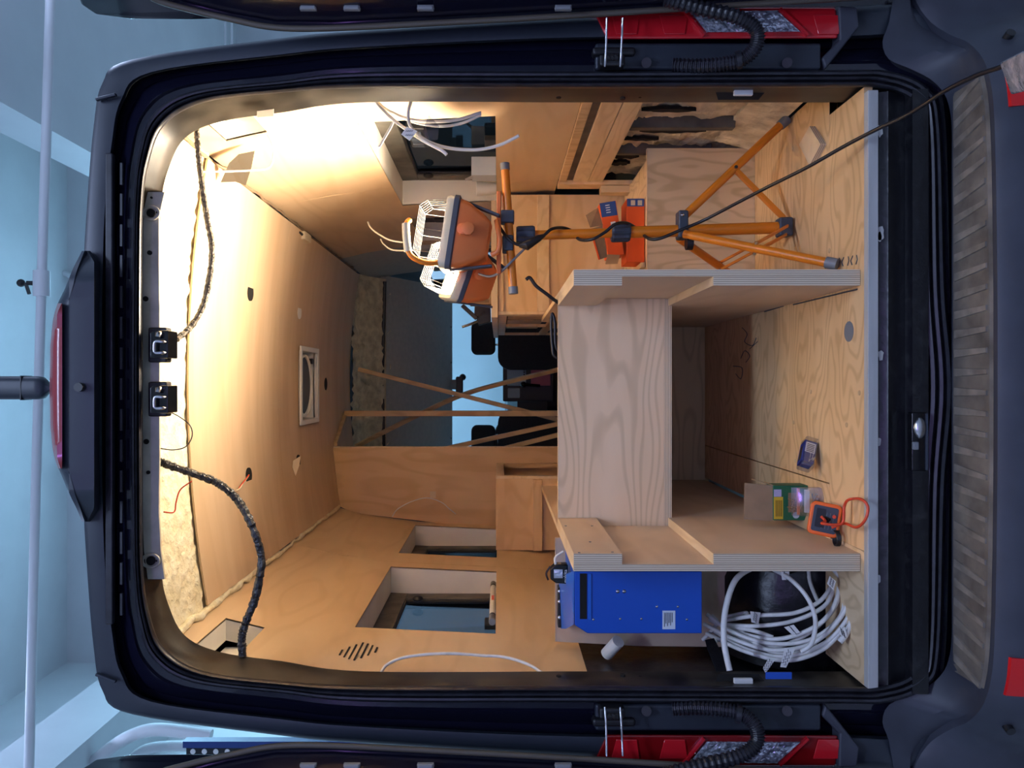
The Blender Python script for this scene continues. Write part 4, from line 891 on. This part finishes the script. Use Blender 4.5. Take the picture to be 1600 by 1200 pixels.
# cross bar
ca, cb = V((.695,.455,.932)), V((.285,.445,.905))
xd = (cb-ca).normalized()
build('cross_bar', MB().cyl(ca, cb, .0135, 18), M['orange'], TP)
for p, q in ((ca-xd*.004, ca+xd*.018), (cb+xd*.004, cb-xd*.018)): build('end_cap', MB().cyl(p, q, .0155, 16), M['grey'], TP)
build('bar_clamp', MB().box(top+V((-.055,-.05,.0)), top+V((-.005,.02,.035))), M['dkgrey'], TP, bevel=.005)
build('bar_clamp', MB().box(V((.505,.425,.902)), V((.545,.475,.945))), M['dkgrey'], TP, bevel=.005)
build('lamp_rail', MB().box((.605,.43,.944),(.345,.462,.958)), M['orange_h'], TP, bevel=.003)
def lamp_head(c, n, u, tilt_scale, lit):
    n = V(n).normalized(); u = V(u); u = (u-n*u.dot(n)).normalized(); v = n.cross(u)
    hd = thing('lamp_head', c); hd.parent = TP; hd.location = V(c)-V(TP['_base']); hd['_base'] = tuple(c)
    hw, hh = .112*tilt_scale, .080*tilt_scale
    def ring(a, b, z, r=.018): return [V(c)+u*x+v*y+n*z for x, y in rr(a, b, r)]
    build('bezel', MB().loft([ring(hw,hh,-.016), ring(hw,hh,.0), ring(hw*.97,hh*.96,.008), ring(hw*.84,hh*.80,.008), ring(hw*.80,hh*.76,-.014)]), M['cream'], hd, 30)
    build('bezel_band', MB().loft([ring(hw*.96,hh*.95,-.034), ring(hw*1.03,hh*1.03,-.030), ring(hw*1.03,hh*1.03,-.016), ring(hw*.96,hh*.95,-.012)]), M['dkgrey'], hd, 30)
    build('housing', MB().loft([ring(hw*.97,hh*.96,-.030), ring(hw*.90,hh*.90,-.060), ring(hw*.62,hh*.66,-.115), ring(hw*.50,hh*.52,-.130,.01)], caps=(False,True)), M['orange_h'], hd, 30)
    build('lamp_glass', MB().loft([ring(hw*.83,hh*.79,-.016), ring(hw*.83,hh*.79,-.012)], caps=(True,True)), M['lampglow' if lit else 'lampfill'], hd, 30)
    # wire guard
    for j in range(6):
        b_ = -hh*.80+hh*1.6*j/5
        pts = [V(c)+u*x+v*b_*(1 if abs(x) > hw*.8 else .92)+n*z for x, z in ((-hw*.86,.004),(-hw*.80,.07),(-hw*.62,.092),(hw*.62,.092),(hw*.80,.07),(hw*.86,.004))]
        build('guard_wire', MB().tube(pts, .0008, 6), M['wire'], hd, 60)
    for a_ in (-hw*.80, -hw*.62, 0, hw*.62, hw*.80):
        z = .070 if abs(a_) > hw*.7 else .0935
        build('guard_wire', MB().tube([V(c)+u*a_-v*hh*.78+n*.004, V(c)+u*a_-v*hh*.76+n*z, V(c)+u*a_+v*hh*.76+n*z, V(c)+u*a_+v*hh*.78+n*.004], .0008, 6), M['wire'], hd, 60)
    # yoke and knobs
    for s in (-1, 1):
        p = V(c)+u*hw*.55*s-n*.05
        build('yoke', MB().bar(V(c)+u*hw*.98*s-n*.03-v*.02, V(c)+u*hw*.70*s-n*.155-v*.02, .03, .008, up=u), M['dkgrey'], hd, bevel=.003)
    kp = V(c)-v*hh*.95-n*.055+u*hw*.1
    build('tilt_knob', MB().tube([kp+v*.03, kp-v*.006, kp-v*.016, kp-v*.018], [.012,.018,.018,.010], 10), M['orange_h'], hd, 30)
    return hd, u, v, n
c1 = W(700,368,2.42); h1, u1, v1, n1 = lamp_head(c1, (.15,.06,.985), (1,0,-.16), 1.0, False)
c2 = W(712,424,2.56); h2, u2, v2, n2 = lamp_head(c2, (.30,-.40,.86), (1,0,-.34), .88, True)
# carrying handle on the front lamp
hp = spline([c1-u1*.105*-1-v1*.06+n1*.01, c1+u1*.118-v1*.085+n1*.03, c1+u1*.10-v1*.10+n1*.105, c1+u1*.06-v1*.10+n1*.125, c1-u1*.02-v1*.10+n1*.128, c1-u1*.07-v1*.10+n1*.125], 6)
hp = spline([W(690,410,2.36), W(668,411,2.34), W(648,404,2.33), W(638,392,2.33), W(635,372,2.33), W(634,352,2.34), W(640,344,2.36)], 6)
build('handle', MB().tube(hp, .0085, 10), M['orange'], h1, 60)
build('handle_grip', MB().tube([W(637.5,393,2.33), W(635,372,2.33), W(634,350,2.34)], .012, 12), M['cream'], h1, 60)
build('carry_loop', MB().tube(spline([W(768,398,2.38), W(778,392,2.37), W(781,375,2.37), W(778,358,2.38), W(776,345,2.40)], 6), .008, 10), M['orange_h'], h1, 60)
kk = W(731,358,2.33); build('adjust_knob', MB().tube([kk+V((0,.03,0)), kk, kk+V((0,-.014,0)), kk+V((0,-.016,0))], [.012,.020,.020,.012], 9), M['orange_h'], h1, 20)
# power cord winding down the pole and out of the van
cp = [W(738,420,2.5), W(770,440,2.46), W(795,418,2.42), W(812,388,2.41)]
build('lamp_lead', MB().tube(spline([W(748,428,2.5), W(766,432,2.47), W(783,424,2.44), W(800,408,2.42), W(820,388,2.42)], 6), .004, 7), M['grey'], TP, 60)
cord = [W(775,345,2.46), W(790,368,2.43), W(808,382,2.42), W(826,380,2.42), W(848,369,2.43), W(862,358,2.44), W(880,356,2.50), W(895,362,2.52), W(905,374,2.46), W(925,374,2.42), W(945,363,2.42), W(962,350,2.42), W(980,349,2.46), W(996,358,2.52), W(1012,372,2.44), W(1030,373,2.41), W(1062,360,2.40), W(1100,344,2.38), W(1150,318,2.30), W(1200,292,2.21), W(1260,262,2.10), W(1320,228,2.0), W(1370,202,1.91), W(1420,178,1.82), W(1480,140,1.70), W(1530,116,1.60), W(1570,102,1.52), W(1640,70,1.42)]
tag(build('power_cord', MB().tube(spline(cord, 8), .0052, 8), M['cord'], smooth=60), 'long black power cord winding down the tripod and out over the bumper', 'cord')
build('cord_splitter', MB().tube([W(812,384,2.41), W(822,384,2.40), W(842,372,2.41), W(850,368,2.42)], [.006,.016,.011,.006], 10), M['cord'], TP, 40)
o = build('cord_wrap', MB().loft([[W(1562,98,1.52), W(1580,148,1.53), W(1580,148,1.55), W(1562,98,1.55)], [W(1640,60,1.36), W(1650,130,1.37), W(1650,130,1.40), W(1640,60,1.40)]], caps=(True,True)), M['silver'], bevel=.004)
tag(o, 'silver foil wrapped connector at the outer end of the power cord', 'connector')

# ------------------------------------------------------------------ partition, studs, cabinets
t = thing('wall_partition', (-.6,2.5,0)); struct(t, 'honey plywood partition panels behind the left cabinet', 'wall')
build('panel', MB().prism([(-.385,2.5,1.245),(-.832,2.5,1.245),(-.768,2.5,1.80),(-.728,2.5,1.885),(-.385,2.5,1.925)], (0,.012,0)), M['ply_part'], t)
build('panel', MB().prism([(-.385,2.502,1.150),(-.84,2.502,1.150),(-.833,2.502,1.246),(-.385,2.502,1.246)], (0,.012,0)), M['ply_part'], t)
build('panel', MB().prism([(-.385,2.5,.0),(-.856,2.5,.0),(-.856,2.5,.7),(-.84,2.5,1.151),(-.385,2.5,1.151)], (0,.012,0)), M['ply_part'], t)
build('edge_batten', B((-.3845,2.495,0),(-.378,2.53,1.92)), M['pale_pine'], t)
build('wire', MB().tube(spline([W(613,807,4.47), W(622,795,4.45), W(645,783,4.44), W(668,778,4.44), W(690,785,4.44), W(702,795,4.45), W(712,803,4.47)], 6), .003, 6), M['white'], t, 60)
build('tape_patch', MB().box(W(672,768,4.485), W(681,778,4.49)), M['mask_tape'], t)
def stud(p, q, w_, h_, label, group=None):
    return tag(build('stud', MB().bar(p, q, w_, h_, up=(0,1,0)), M['pine'], bevel=.003), label, 'timber', group)
stud((-.20,2.9,0), (-.20,2.9,1.935), .035, .05, 'upright pine stud standing behind the bench')
tag(build('ceiling_batten', MB().bar((-.215,2.90,1.93), (-.370,2.53,1.915), .03, .022), M['pine'], bevel=.002), 'short pine batten along the ceiling above the partition', 'timber')
stud(W(560,577,4.98), W(905,664,4.98), .028, .03, 'straight diagonal pine brace crossing behind the upright stud')
bp = spline([W(555,698,5.1), W(640,655,5.1), W(720,618,5.1), W(800,595,5.1), W(905,570,5.1)], 6)
tag(build('bent_brace', MB().tube(bp, .017, 4), M['pine'], smooth=0), 'bowed diagonal pine brace crossing the straight one', 'timber')
stud(W(700,700,4.85), W(905,655,4.85), .028, .035, 'short sloping pine brace leaning toward the left seat')
stud(W(775,704,4.80), W(905,671,4.80), .028, .035, 'lower sloping pine brace beside the left cabinet')
# left cabinet
t = thing('left_cabinet', (-.66,2.1,0)); tag(t, 'honey plywood cabinet carcass against the left wall', 'cabinet')
build('end_panel', B((-.842,1.85,.01),(-.485,1.865,.966)), M['ply_cab'], t)
build('end_rail', B((-.842,1.828,.735),(-.487,1.8498,.780)), M['ply_cab'], t, bevel=.002)
build('top_rail', B((-.497,1.866,.925),(-.473,2.488,.966)), M['pale_pine'], t)
build('front_post', B((-.4845,1.85,.011),(-.470,1.8745,.966)), M['pale_pine'], t)
build('rear_post', B((-.497,2.44,.011),(-.473,2.488,.924)), M['ply_part'], t)
build('inner_side', B((-.838,1.866,.011),(-.826,2.488,.95)), M['ply_cab'], t)
build('bottom_panel', B((-.825,1.866,.40),(-.498,2.439,.415)), M['ply_part'], t)
build('top_panel', B((-.825,1.866,.952),(-.498,2.488,.964)), M['ply_part'], t)
# galley on the right
t = thing('galley_cabinet', (.55,2.1,0)); tag(t, 'honey plywood galley cabinet with open drawer bays along the right wall', 'cabinet')
build('end_panel', B((.311,1.41,.01),(.832,1.425,.955)), M['ply_cab'], t)
build('end_rail', B((.313,1.398,.728),(.83,1.4098,.782)), M['pale_pine'], t, bevel=.002)
build('end_rail', B((.313,1.398,.930),(.83,1.4098,.955)), M['ply_cab'], t, bevel=.002)
build('corner_post', B((.299,1.398,.01),(.3118,1.45,.955)), M['pale_pine'], t)
for z0, z1 in ((.01,.30),(.66,.70),(.915,.955)): build('face_rail', B((.299,1.452,z0),(.314,2.9,z1)), M['ply_part'], t)
for y in (1.452, 2.15, 2.86): build('face_post', B((.299,y,.302),(.3135,y+.04,.914)), M['ply_cab'], t)
for y0, y1, z0, z1 in ((1.50,2.14,.31,.65),(2.2,2.85,.31,.65),(1.50,2.14,.71,.905),(2.2,2.85,.71,.905)):
    build('drawer_front', B((.338,y0,z0),(.352,y1,z1)), M['ply_cab'], t, bevel=.002)
build('worktop', B((.285,1.385,.956),(.80,2.95,.985)), M['ply_part'], t, bevel=.002)
build('worktop_edge', B((.285,1.3835,.957),(.80,1.3848,.984)), M['edge_z'], t)
def simple(name, mb, mt, label, cat, bevel=0, smooth=35, group=None): return tag(build(name, mb, M[mt], bevel=bevel, smooth=smooth), label, cat, group)
t = thing('paper_box', (.42,1.9,.985)); tag(t, 'tan printed carton standing on the galley worktop below the lamps', 'box')
build('carton', B((.392,1.86,.9855),(.455,1.98,1.10)), M['card_lt'], t, bevel=.002)
for k in range(3): build('printed_panel', B((.398+.019*k,1.858,1.0),(.413+.019*k,1.8605,1.09)), M['mask_tape'] if k % 2 else M['card'], t)
t = thing('bench_vise', (.32,2.1,.985)); tag(t, 'black clamp with a spread arm lying on the galley worktop', 'clamp')
build('jaw', MB().prism([W(742,470,4.15), W(766,472,4.15), W(767,502,4.15), W(748,508,4.15), W(741,490,4.15)], (0,.05,0)), M['plastic'], t, bevel=.004)
build('arm', MB().bar(W(745,498,4.14), W(722,477,4.14), .022, .012, up=(0,1,0)), M['plastic'], t, bevel=.003)
build('rod', MB().tube([W(746,502,4.13), W(734,507,4.12), W(722,511,4.12)], .007, 8), M['steel'], t)
for k in range(3): build('rivet', MB().ball(W(748+4*k,495-3*k,4.14), .004, 8), M['steel'], t)
t = thing('pale_blue_box', (.89,1.3,.962)); tag(t, 'pale blue cardboard box standing on the right window sill', 'box')
build('carton', B((.862,1.20,.9625),(.94,1.30,1.066)), M['bluebox'], t, bevel=.002)
build('flap', MB().prism([(.862,1.20,1.06),(.845,1.19,1.09),(.845,1.22,1.09),(.862,1.26,1.06)], (0,.001,.002)), M['bluebox'], t)
simple('white_cup', MB().tube([V((.862,1.42,.9625)), V((.862,1.42,.97)), V((.862,1.42,1.05)), V((.862,1.42,1.052))], [.02,.026,.033,.030], 18), 'white', 'small white cup on the right window sill', 'cup', smooth=50)
# orange cartons on the wheel arch box
t = thing('orange_carton', (.56,.93,.4015)); tag(t, 'open orange carton with a blue label lying on the wheel arch box', 'box')
build('carton', B((.452,.895,.4018),(.690,1.02,.470)), M['box_orange'], t, bevel=.002)
build('label_band', B((.662,.8935,.404),(.691,.896,.468)), M['box_blue'], t)
for k in range(2): build('label_window', B((.666,.892,.412+.026*k),(.685,.8938,.428+.026*k)), M['mask_tape'], t)
ca_ = math.radians(9); a0 = V((.462,.892,.472)); ux_ = V((math.cos(ca_),0,math.sin(ca_))); uz_ = V((-math.sin(ca_),0,math.cos(ca_)))
def ob(a, b, c_, d_, y0=.892, y1=.99): return MB().prism([a0+ux_*a+uz_*b, a0+ux_*c_+uz_*b, a0+ux_*c_+uz_*d_, a0+ux_*a+uz_*d_], (0,y1-y0,0))
t2 = build('upper_carton', ob(.02,.004,.225,.066), M['box_orange'], t, bevel=.002)
lb = build('blue_label', MB().prism([a0+ux_*.170+uz_*.006+V((0,-.0012,0)), a0+ux_*.224+uz_*.006+V((0,-.0012,0)), a0+ux_*.224+uz_*.066+V((0,-.0012,0)), a0+ux_*.170+uz_*.066+V((0,-.0012,0))], (0,.001,0)), M['box_blue'], t)
for k in range(4): build('print_line', MB().bar(a0+ux_*(.185+.009*k)+uz_*.030+V((0,-.0018,0)), a0+ux_*(.185+.009*k)+uz_*.046+V((0,-.0018,0)), .0015, .003), M['white'], lb, 0)
build('white_sticker', MB().prism([a0+ux_*.125+uz_*.018+V((0,-.0012,0)), a0+ux_*.148+uz_*.018+V((0,-.0012,0)), a0+ux_*.148+uz_*.036+V((0,-.0012,0)), a0+ux_*.125+uz_*.036+V((0,-.0012,0))], (0,.001,0)), M['white'], t)
f1 = [a0+ux_*.02+uz_*.068, a0+ux_*.14+uz_*.068, a0+ux_*.135+uz_*.115, a0+ux_*.015+uz_*.10]
build('flap', MB().prism(f1, (0,.0025,0)), M['card'], t)
build('flap_edge', MB().bar(f1[3], f1[2], .006, .006), M['box_orange'], t)
build('flap', MB().prism([a0+ux_*.14+uz_*.066, a0+ux_*.22+uz_*.066+V((0,.05,0)), a0+ux_*.20+uz_*.115+V((0,.06,0)), a0+ux_*.14+uz_*.115], (0,.002,0)), M['card'], t)
build('flap', MB().prism([a0+ux_*.02+uz_*.02, a0+ux_*.03+uz_*.066, a0+ux_*(-.01)+uz_*.085+V((0,-.03,0)), a0+ux_*(-.015)+uz_*.04+V((0,-.03,0))], (0,.002,0)), M['card_lt'], t)
simple('pine_offcut', B((.43,.88,.402),(.449,1.36,.418)), 'pale_pine', 'thin pine strip beside the orange carton', 'timber', .001)
# diamond shaped offcut on the floor
poly = [W(1287,225,1.0), W(1270,197,1.0), W(1254,232,1.0), W(1268,258,1.0)]
pz = []
for px, py in ((1285,226),(1268,198),(1252,226),(1268,258)):
    d = (.95-.012)*1200/(px-780); pz.append(V((-(py-597)*d/1200, d-2, .001)))
t = thing('plywood_offcut', (pz[0].x, pz[0].y, 0)); tag(t, 'small diamond shaped plywood offcut on the floor beside the tripod', 'offcut')
build('core', MB().prism(pz, (0,0,.018)), M['pale_pine'], t)
build('ply_edge', MB().bar(pz[0]+V((0,-.001,.009)), pz[1]+V((0,-.001,.009)), .003, .017).bar(pz[0]+V((0,-.001,.009)), pz[3]+V((0,-.001,.009)), .003, .017), M['edge_z'], t)

# ------------------------------------------------------------------ cab
def on_van(name, mb, mt, **k): return build(name, mb, M[mt], VAN, **k)
on_van('headliner', MB().loft([[V((x*k,y,z)) for x in (-.76,-.5,0,.5,.76)] for y, z, k in ((3.50,1.76,1),(3.56,1.72,1),(4.0,1.47,1),(4.28,1.345,.98),(4.31,1.335,.98),(4.31,1.36,.98),(4.0,1.50,1),(3.5,1.80,1))], closed=False), 'headliner', smooth=40)
for x in (-.46,-.06,.16,.45):
    c = V((x,4.285,1.352)); on_van('headliner_button', MB().ball(c, .014, 10, (1,.6,1)), 'plastic')
mr = on_van('rear_view_mirror', MB().box((-.09,4.26,1.245),(.045,4.29,1.305)), 'plastic', bevel=.012)
build('mirror_arm', MB().bar((-.02,4.29,1.28),(-.02,4.33,1.35),.03,.03), M['plastic'], mr)
build('sensor', MB().ball((.04,4.30,1.25), .028, 12), M['plastic'], mr)
build('clip', MB().box((-.06,4.24,1.30),(.02,4.27,1.345)), M['grey'], mr, bevel=.004)
dsh = on_van('dashboard', MB().loft([[V((x,4.40,.55)), V((x,4.36,.80)), V((x,4.42,.88)), V((x,4.70,.90)), V((x,4.95,.86)), V((x,4.95,.5))] for x in (-.85,-.3,.3,.85)], closed=False), 'dash', smooth=30)
build('centre_frame', MB().box((-.16,4.30,.50),(.165,4.36,.92)), M['plastic'], dsh, bevel=.012)
build('radio_panel', MB().box((-.03,4.285,.73),(.135,4.305,.885)), M['dash_lt'], dsh, bevel=.006)
for k in range(5): build('radio_button', MB().box((.035+.02*k,4.278,.74),(.047+.02*k,4.287,.752)), M['plastic'], dsh)
build('vent', MB().box((-.13,4.29,.78),(-.05,4.31,.88)), M['dash_lt'], dsh, bevel=.006)
build('maroon_panel', MB().box((-.03,4.28,.53),(.125,4.30,.69)), M['maroon'], dsh, bevel=.006)
build('gear_lever', MB().cyl((-.03,4.25,.62),(-.02,4.22,.74),.012,12).ball((-.02,4.215,.755),.026), M['plastic_gl'], dsh)
build('steering_wheel', MB().tube([V((-.46+.19*math.cos(a), 4.22+.05*math.sin(a), .80+.18*math.sin(a))) for a in [2*PI*k/28 for k in range(28)]], .016, 8, True), M['plastic'], dsh, 60)
def seat(x, label):
    t = thing('seat', (x,3.85,.0)); tag(t, label, 'seat')
    def pad(cy, cz, hw, hh, hd, lean, r): 
        lp = []
        for k, s in ((-1,.86),(-.6,1),(.6,1),(1,.86)):
            lp.append([V((x+a*s, cy+k*hd+lean*b, cz+b*s)) for a, b in rr(hw, hh, r)])
        return MB().loft(lp, caps=(True,True))
    b = build('backrest', pad(4.0, .60, .25, .36, .07, .12, .10), M['seat'], t, 50)
    build('headrest', pad(4.07, 1.075, .13, .095, .05, .1, .045), M['seat'], t, 50)
    for s in (-.05,.05): build('headrest_post', MB().cyl((x+s,4.06,.92),(x+s,4.07,1.02),.008,10), M['steel'], t)
    build('cushion', pad(4.25, .22, .26, .09, .24, 0, .05), M['seat'], t, 50)
    build('seat_base', MB().box((x-.2,4.0,.0),(x+.2,4.45,.14)), M['plastic'], t)
    return t
seat(.345, 'black fabric cab seat beside the galley worktop'); seat(-.47, 'black fabric cab seat behind the partition and braces')
simple('cable_loop', MB().tube(spline([W(822,437,2.55), W(828,434,2.55), W(838,447,2.55), W(855,460,2.55), W(868,470,2.56), W(900,492,2.60)], 8), .006, 8), 'cord', 'black doubled cable rising from behind the bench beside the gable', 'cable', smooth=60)
simple('cable_loop', MB().tube(spline([W(895,560,2.62), W(868,558,2.62), W(863,540,2.62), W(861,505,2.62), W(863,490,2.62), W(867,505,2.62), W(870,545,2.62), W(895,555,2.62)], 8), .0055, 8), 'cord', 'grey cable loop hanging over the bench front panel', 'cable', smooth=60)

# ------------------------------------------------------------------ roof fan, loose wires and tapes
RF = thing('roof_fan', (-.018,1.97,1.93)); tag(RF, 'white framed square roof vent fan in the ceiling', 'fan')
x0, x1, y0, y1 = FAN; zc = 1.938
build('flange', MB().box((x0-.025,y0-.03,zc-.014),(x1+.025,y0,zc-.004)), M['white'], RF, bevel=.003)
build('flange', MB().box((x0-.025,y1,zc-.014),(x1+.025,y1+.03,zc-.004)), M['white'], RF, bevel=.003)
build('flange', MB().box((x0-.025,y0-.0005,zc-.014),(x0,y1+.0005,zc-.004)), M['white'], RF, bevel=.003)
build('flange', MB().box((x1,y0-.0005,zc-.014),(x1+.025,y1+.0005,zc-.004)), M['white'], RF, bevel=.003)
for a, b in (((x0-.004,y0,zc-.004),(x0,y1,zc+.10)),((x1,y0,zc-.004),(x1+.004,y1,zc+.10)),((x0,y1,zc-.004),(x1,y1+.004,zc+.10)),((x0,y0-.004,zc-.004),(x1,y0,zc+.10))): build('well_side', B(a,b), M['white'], RF)
build('dome', B((x0,y0,zc+.10),(x1,y1,zc+.106)), M['dkgrey'], RF)
cc = V(((x0+x1)/2,(y0+y1)/2,zc+.02))
build('fan_ring', MB().tube([cc+V((.155*math.cos(a),.145*math.sin(a),0)) for a in [2*PI*k/40 for k in range(40)]], .009, 8, True), M['white'], RF, 60)
build('fan_screen', MB().cyl(cc+V((0,0,.004)), cc+V((0,0,.008)), .150, 36), M['dkgrey'], RF)
build('knob', MB().cyl(V((x1-.045,y1-.05,zc+.002)), V((x1-.045,y1-.05,zc+.03)), .015, 12), M['plastic'], RF)
random.seed(21)
def loomtube(cp, r, label, mt):
    pts = spline([W(*p) for p in cp], 14); rs = [r*random.uniform(.82,1.12) for _ in pts]
    return simple('wire_loom', MB().tube(pts, rs, 10), mt, label, 'wire loom', smooth=25)
loomtube([(306,190,2.17),(308,215,2.17),(311,250,2.17),(317,300,2.17),(325,350,2.17),(331,385,2.17),(328,430,2.16),(318,475,2.15),(300,508,2.13),(276,530,2.08)], .0085, 'black corrugated wire loom, its lit brown-grey painted in, hanging to the right striker block', 'harness_lit')
loomtube([(246,720,2.13),(270,729,2.15),(305,741,2.17),(340,755,2.18),(370,780,2.18),(393,820,2.17),(408,868,2.17),(405,905,2.16),(397,940,2.15),(385,970,2.14),(378,995,2.13),(379,1026,2.12)], .0115, 'black taped wire loom arching down the left rear corner', 'loom')
def wire(cp, r, mt, label, name='wire', cat='wire'): return simple(name, MB().tube(spline([W(*p) for p in cp], 8), r, 7), mt, label, cat, smooth=60)
wire([(264,643,2.10),(280,651,2.12),(297,665,2.13),(300,682,2.13),(290,698,2.13),(270,703,2.12),(248,700,2.11)], .0016, 'cord', 'thin dark wire loop below the left striker block')
wire([(268,263,2.2),(300,268,2.25),(345,268,2.32),(395,266,2.38),(420,262,2.42),(427,245,2.44),(425,225,2.44),(416,208,2.44)], .0030, 'white', 'pale wire curving across the bright upper right corner')
wire([(388,744,2.93),(380,755,2.88),(372,765,2.85),(352,768,2.82),(325,758,2.75),(300,748,2.65)], .0028, 'mask_tape', 'cream wire drooping from a ceiling lamp hole')
wire([(389,742,2.93),(383,750,2.89),(371,766,2.85)], .0022, 'red_cable', 'short red wire hanging from a ceiling lamp hole')
wire([(300,752,2.2),(282,765,2.19),(275,785,2.18),(272,800,2.17),(256,800,2.14)], .0020, 'red_cable', 'thin reddish wire on the cream foam')
wire([(595,1052,2.16),(603,1040,2.19),(625,1029,2.21),(660,1023,2.22),(705,1021,2.22),(750,1024,2.22),(790,1027,2.21),(825,1038,2.18),(848,1052,2.15)], .0045, 'white_cable', 'white cable drooping along the left wall near the sill', 'white_cable', 'cable')
wire([(575,347,3.3),(580,357,3.25),(595,368,3.2),(612,376,3.15),(640,380,3.1)], .0035, 'white', 'cream wire curling from the right wall behind the lamps')
wire([(595,374,3.3),(600,382,3.25),(615,391,3.2),(645,391,3.15)], .0030, 'white', 'second cream wire curling below the first behind the lamps')
t = thing('junction_box', W(462,361,3.75)); tag(t, 'small beige connector block at the right ceiling joint', 'connector')
jc = V((.70,1.70,1.885))
build('block', MB().box(jc+V((-.022,-.06,-.016)), jc+V((.018,.06,.012))), M['mask_tape'], t, bevel=.005)
build('lead', MB().tube([jc+V((0,-.06,0)), jc+V((.002,-.11,.004))], .007, 8), M['plastic'], t)
for px, py, w_, h_ in ((415,178,26,10),(318,176,20,10)):
    tag(build('tape_patch', MB().prism([W(px-w_/2,py-h_/2,2.075), W(px+w_/2,py-h_/2-3,2.075), W(px+w_/2,py+h_/2-2,2.095), W(px-w_/2,py+h_/2,2.095)], (-.002,-.003,0)), M['mask_tape'], smooth=0), 'beige tape patch on the upper right door flange', 'tape', 'beige tape patches on the door flange')
# clear cables at the right window
wire([(582,152,2.22),(595,168,2.24),(618,190,2.25),(645,209,2.24),(665,222,2.23),(690,235,2.22),(698,242,2.22)], .0052, 'clear_cable', 'milky cable dangling with its cut end over the right window', 'clear_cable', 'cable')
wire([(644,152,2.20),(638,175,2.21),(640,195,2.22),(652,210,2.23),(675,224,2.24),(705,232,2.25),(745,234,2.25),(780,227,2.24),(811,212,2.22)], .0052, 'clear_cable', 'long milky cable sweeping past the right window to the plywood', 'clear_cable', 'cable')
wire([(584,154,2.24),(605,172,2.27),(640,186,2.28),(680,190,2.28),(715,187,2.28),(745,178,2.28),(752,176,2.28)], .0050, 'clear_cable', 'milky cable strung along the top of the right window', 'clear_cable', 'cable')
wire([(612,175,2.27),(645,190,2.29),(685,197,2.29),(720,193,2.29),(752,179,2.28)], .0045, 'clear_cable', 'second milky cable close under the strung one', 'clear_cable', 'cable')
wire([(616,188,2.26),(605,208,2.25),(592,230,2.24)], .0040, 'white_cable', 'short straight white cable end hanging in the right window', 'white_cable', 'cable')
def flag(pts, mt, label, scr=False, name='tape_flag', cat='tape'):
    q = [W(*p) for p in pts]; o = simple(name, MB().prism(q, (0,-.0012,0)), mt, label, cat, smooth=0)
    if scr:
        cc = sum(q, V((0,0,0)))/len(q)
        for k in (-1,1): build('handwriting', MB().tube([cc+V((.006*k+.002*(-1)**j,-.002,-.012+.003*j)) for j in range(8)], .0008, 4), M['ink'], o, 0)
    return o
flag([(627,210,2.21),(636,198,2.21),(652,205,2.21),(640,220,2.21)], 'white', 'white handwritten tag on a dangling milky cable', True, 'cable_tag', 'tag')
flag([(670,180,2.24),(678,188,2.24),(686,197,2.24),(684,218,2.24),(668,220,2.24),(660,205,2.24)], 'polybag', 'clear crumpled tape holding the milky cables together')
flag([(345,285,2.55),(358,255,2.50),(373,241,2.48),(398,236,2.48),(393,262,2.52),(384,290,2.57),(368,284,2.56)], 'tape', 'grey duct tape flap hanging from the bright ceiling corner')
flag([(326,758,2.88),(336,765,2.88),(344,783,2.88),(325,782,2.88)], 'mask_tape', 'pale masking tape patch on the ceiling beside the black loom')
flag([(458,720,3.60),(470,712,3.60),(468,726,3.60),(462,744,3.60),(457,730,3.60)], 'mask_tape', 'torn masking tape hanging from a ceiling hole')
# white marker tube lying along the left window sill
t = thing('sealant_tube', (-.853,1.0,.962)); tag(t, 'slim white tube with dark end caps lying along the left window sill', 'tube')
build('barrel', MB().cyl((-.856,.80,.975),(-.856,1.22,.975),.0115,16), M['white'], t)
for a, b in ((.74,.80),(1.22,1.26)): build('end_cap', MB().cyl((-.856,a,.975),(-.856,b,.975),.0125,16), M['grey'], t)
for a, b in ((.79,.815),(1.20,1.225)): build('cap_band', MB().cyl((-.856,a,.975),(-.856,b,.975),.0122,16), M['plastic'], t)
build('print_patch', MB().box((-.8465,.98,.970),(-.8440,1.04,.980)), M['red_cable'], t)

# tidy helper properties
for o in bpy.data.objects:
    if '_base' in o: del o['_base']
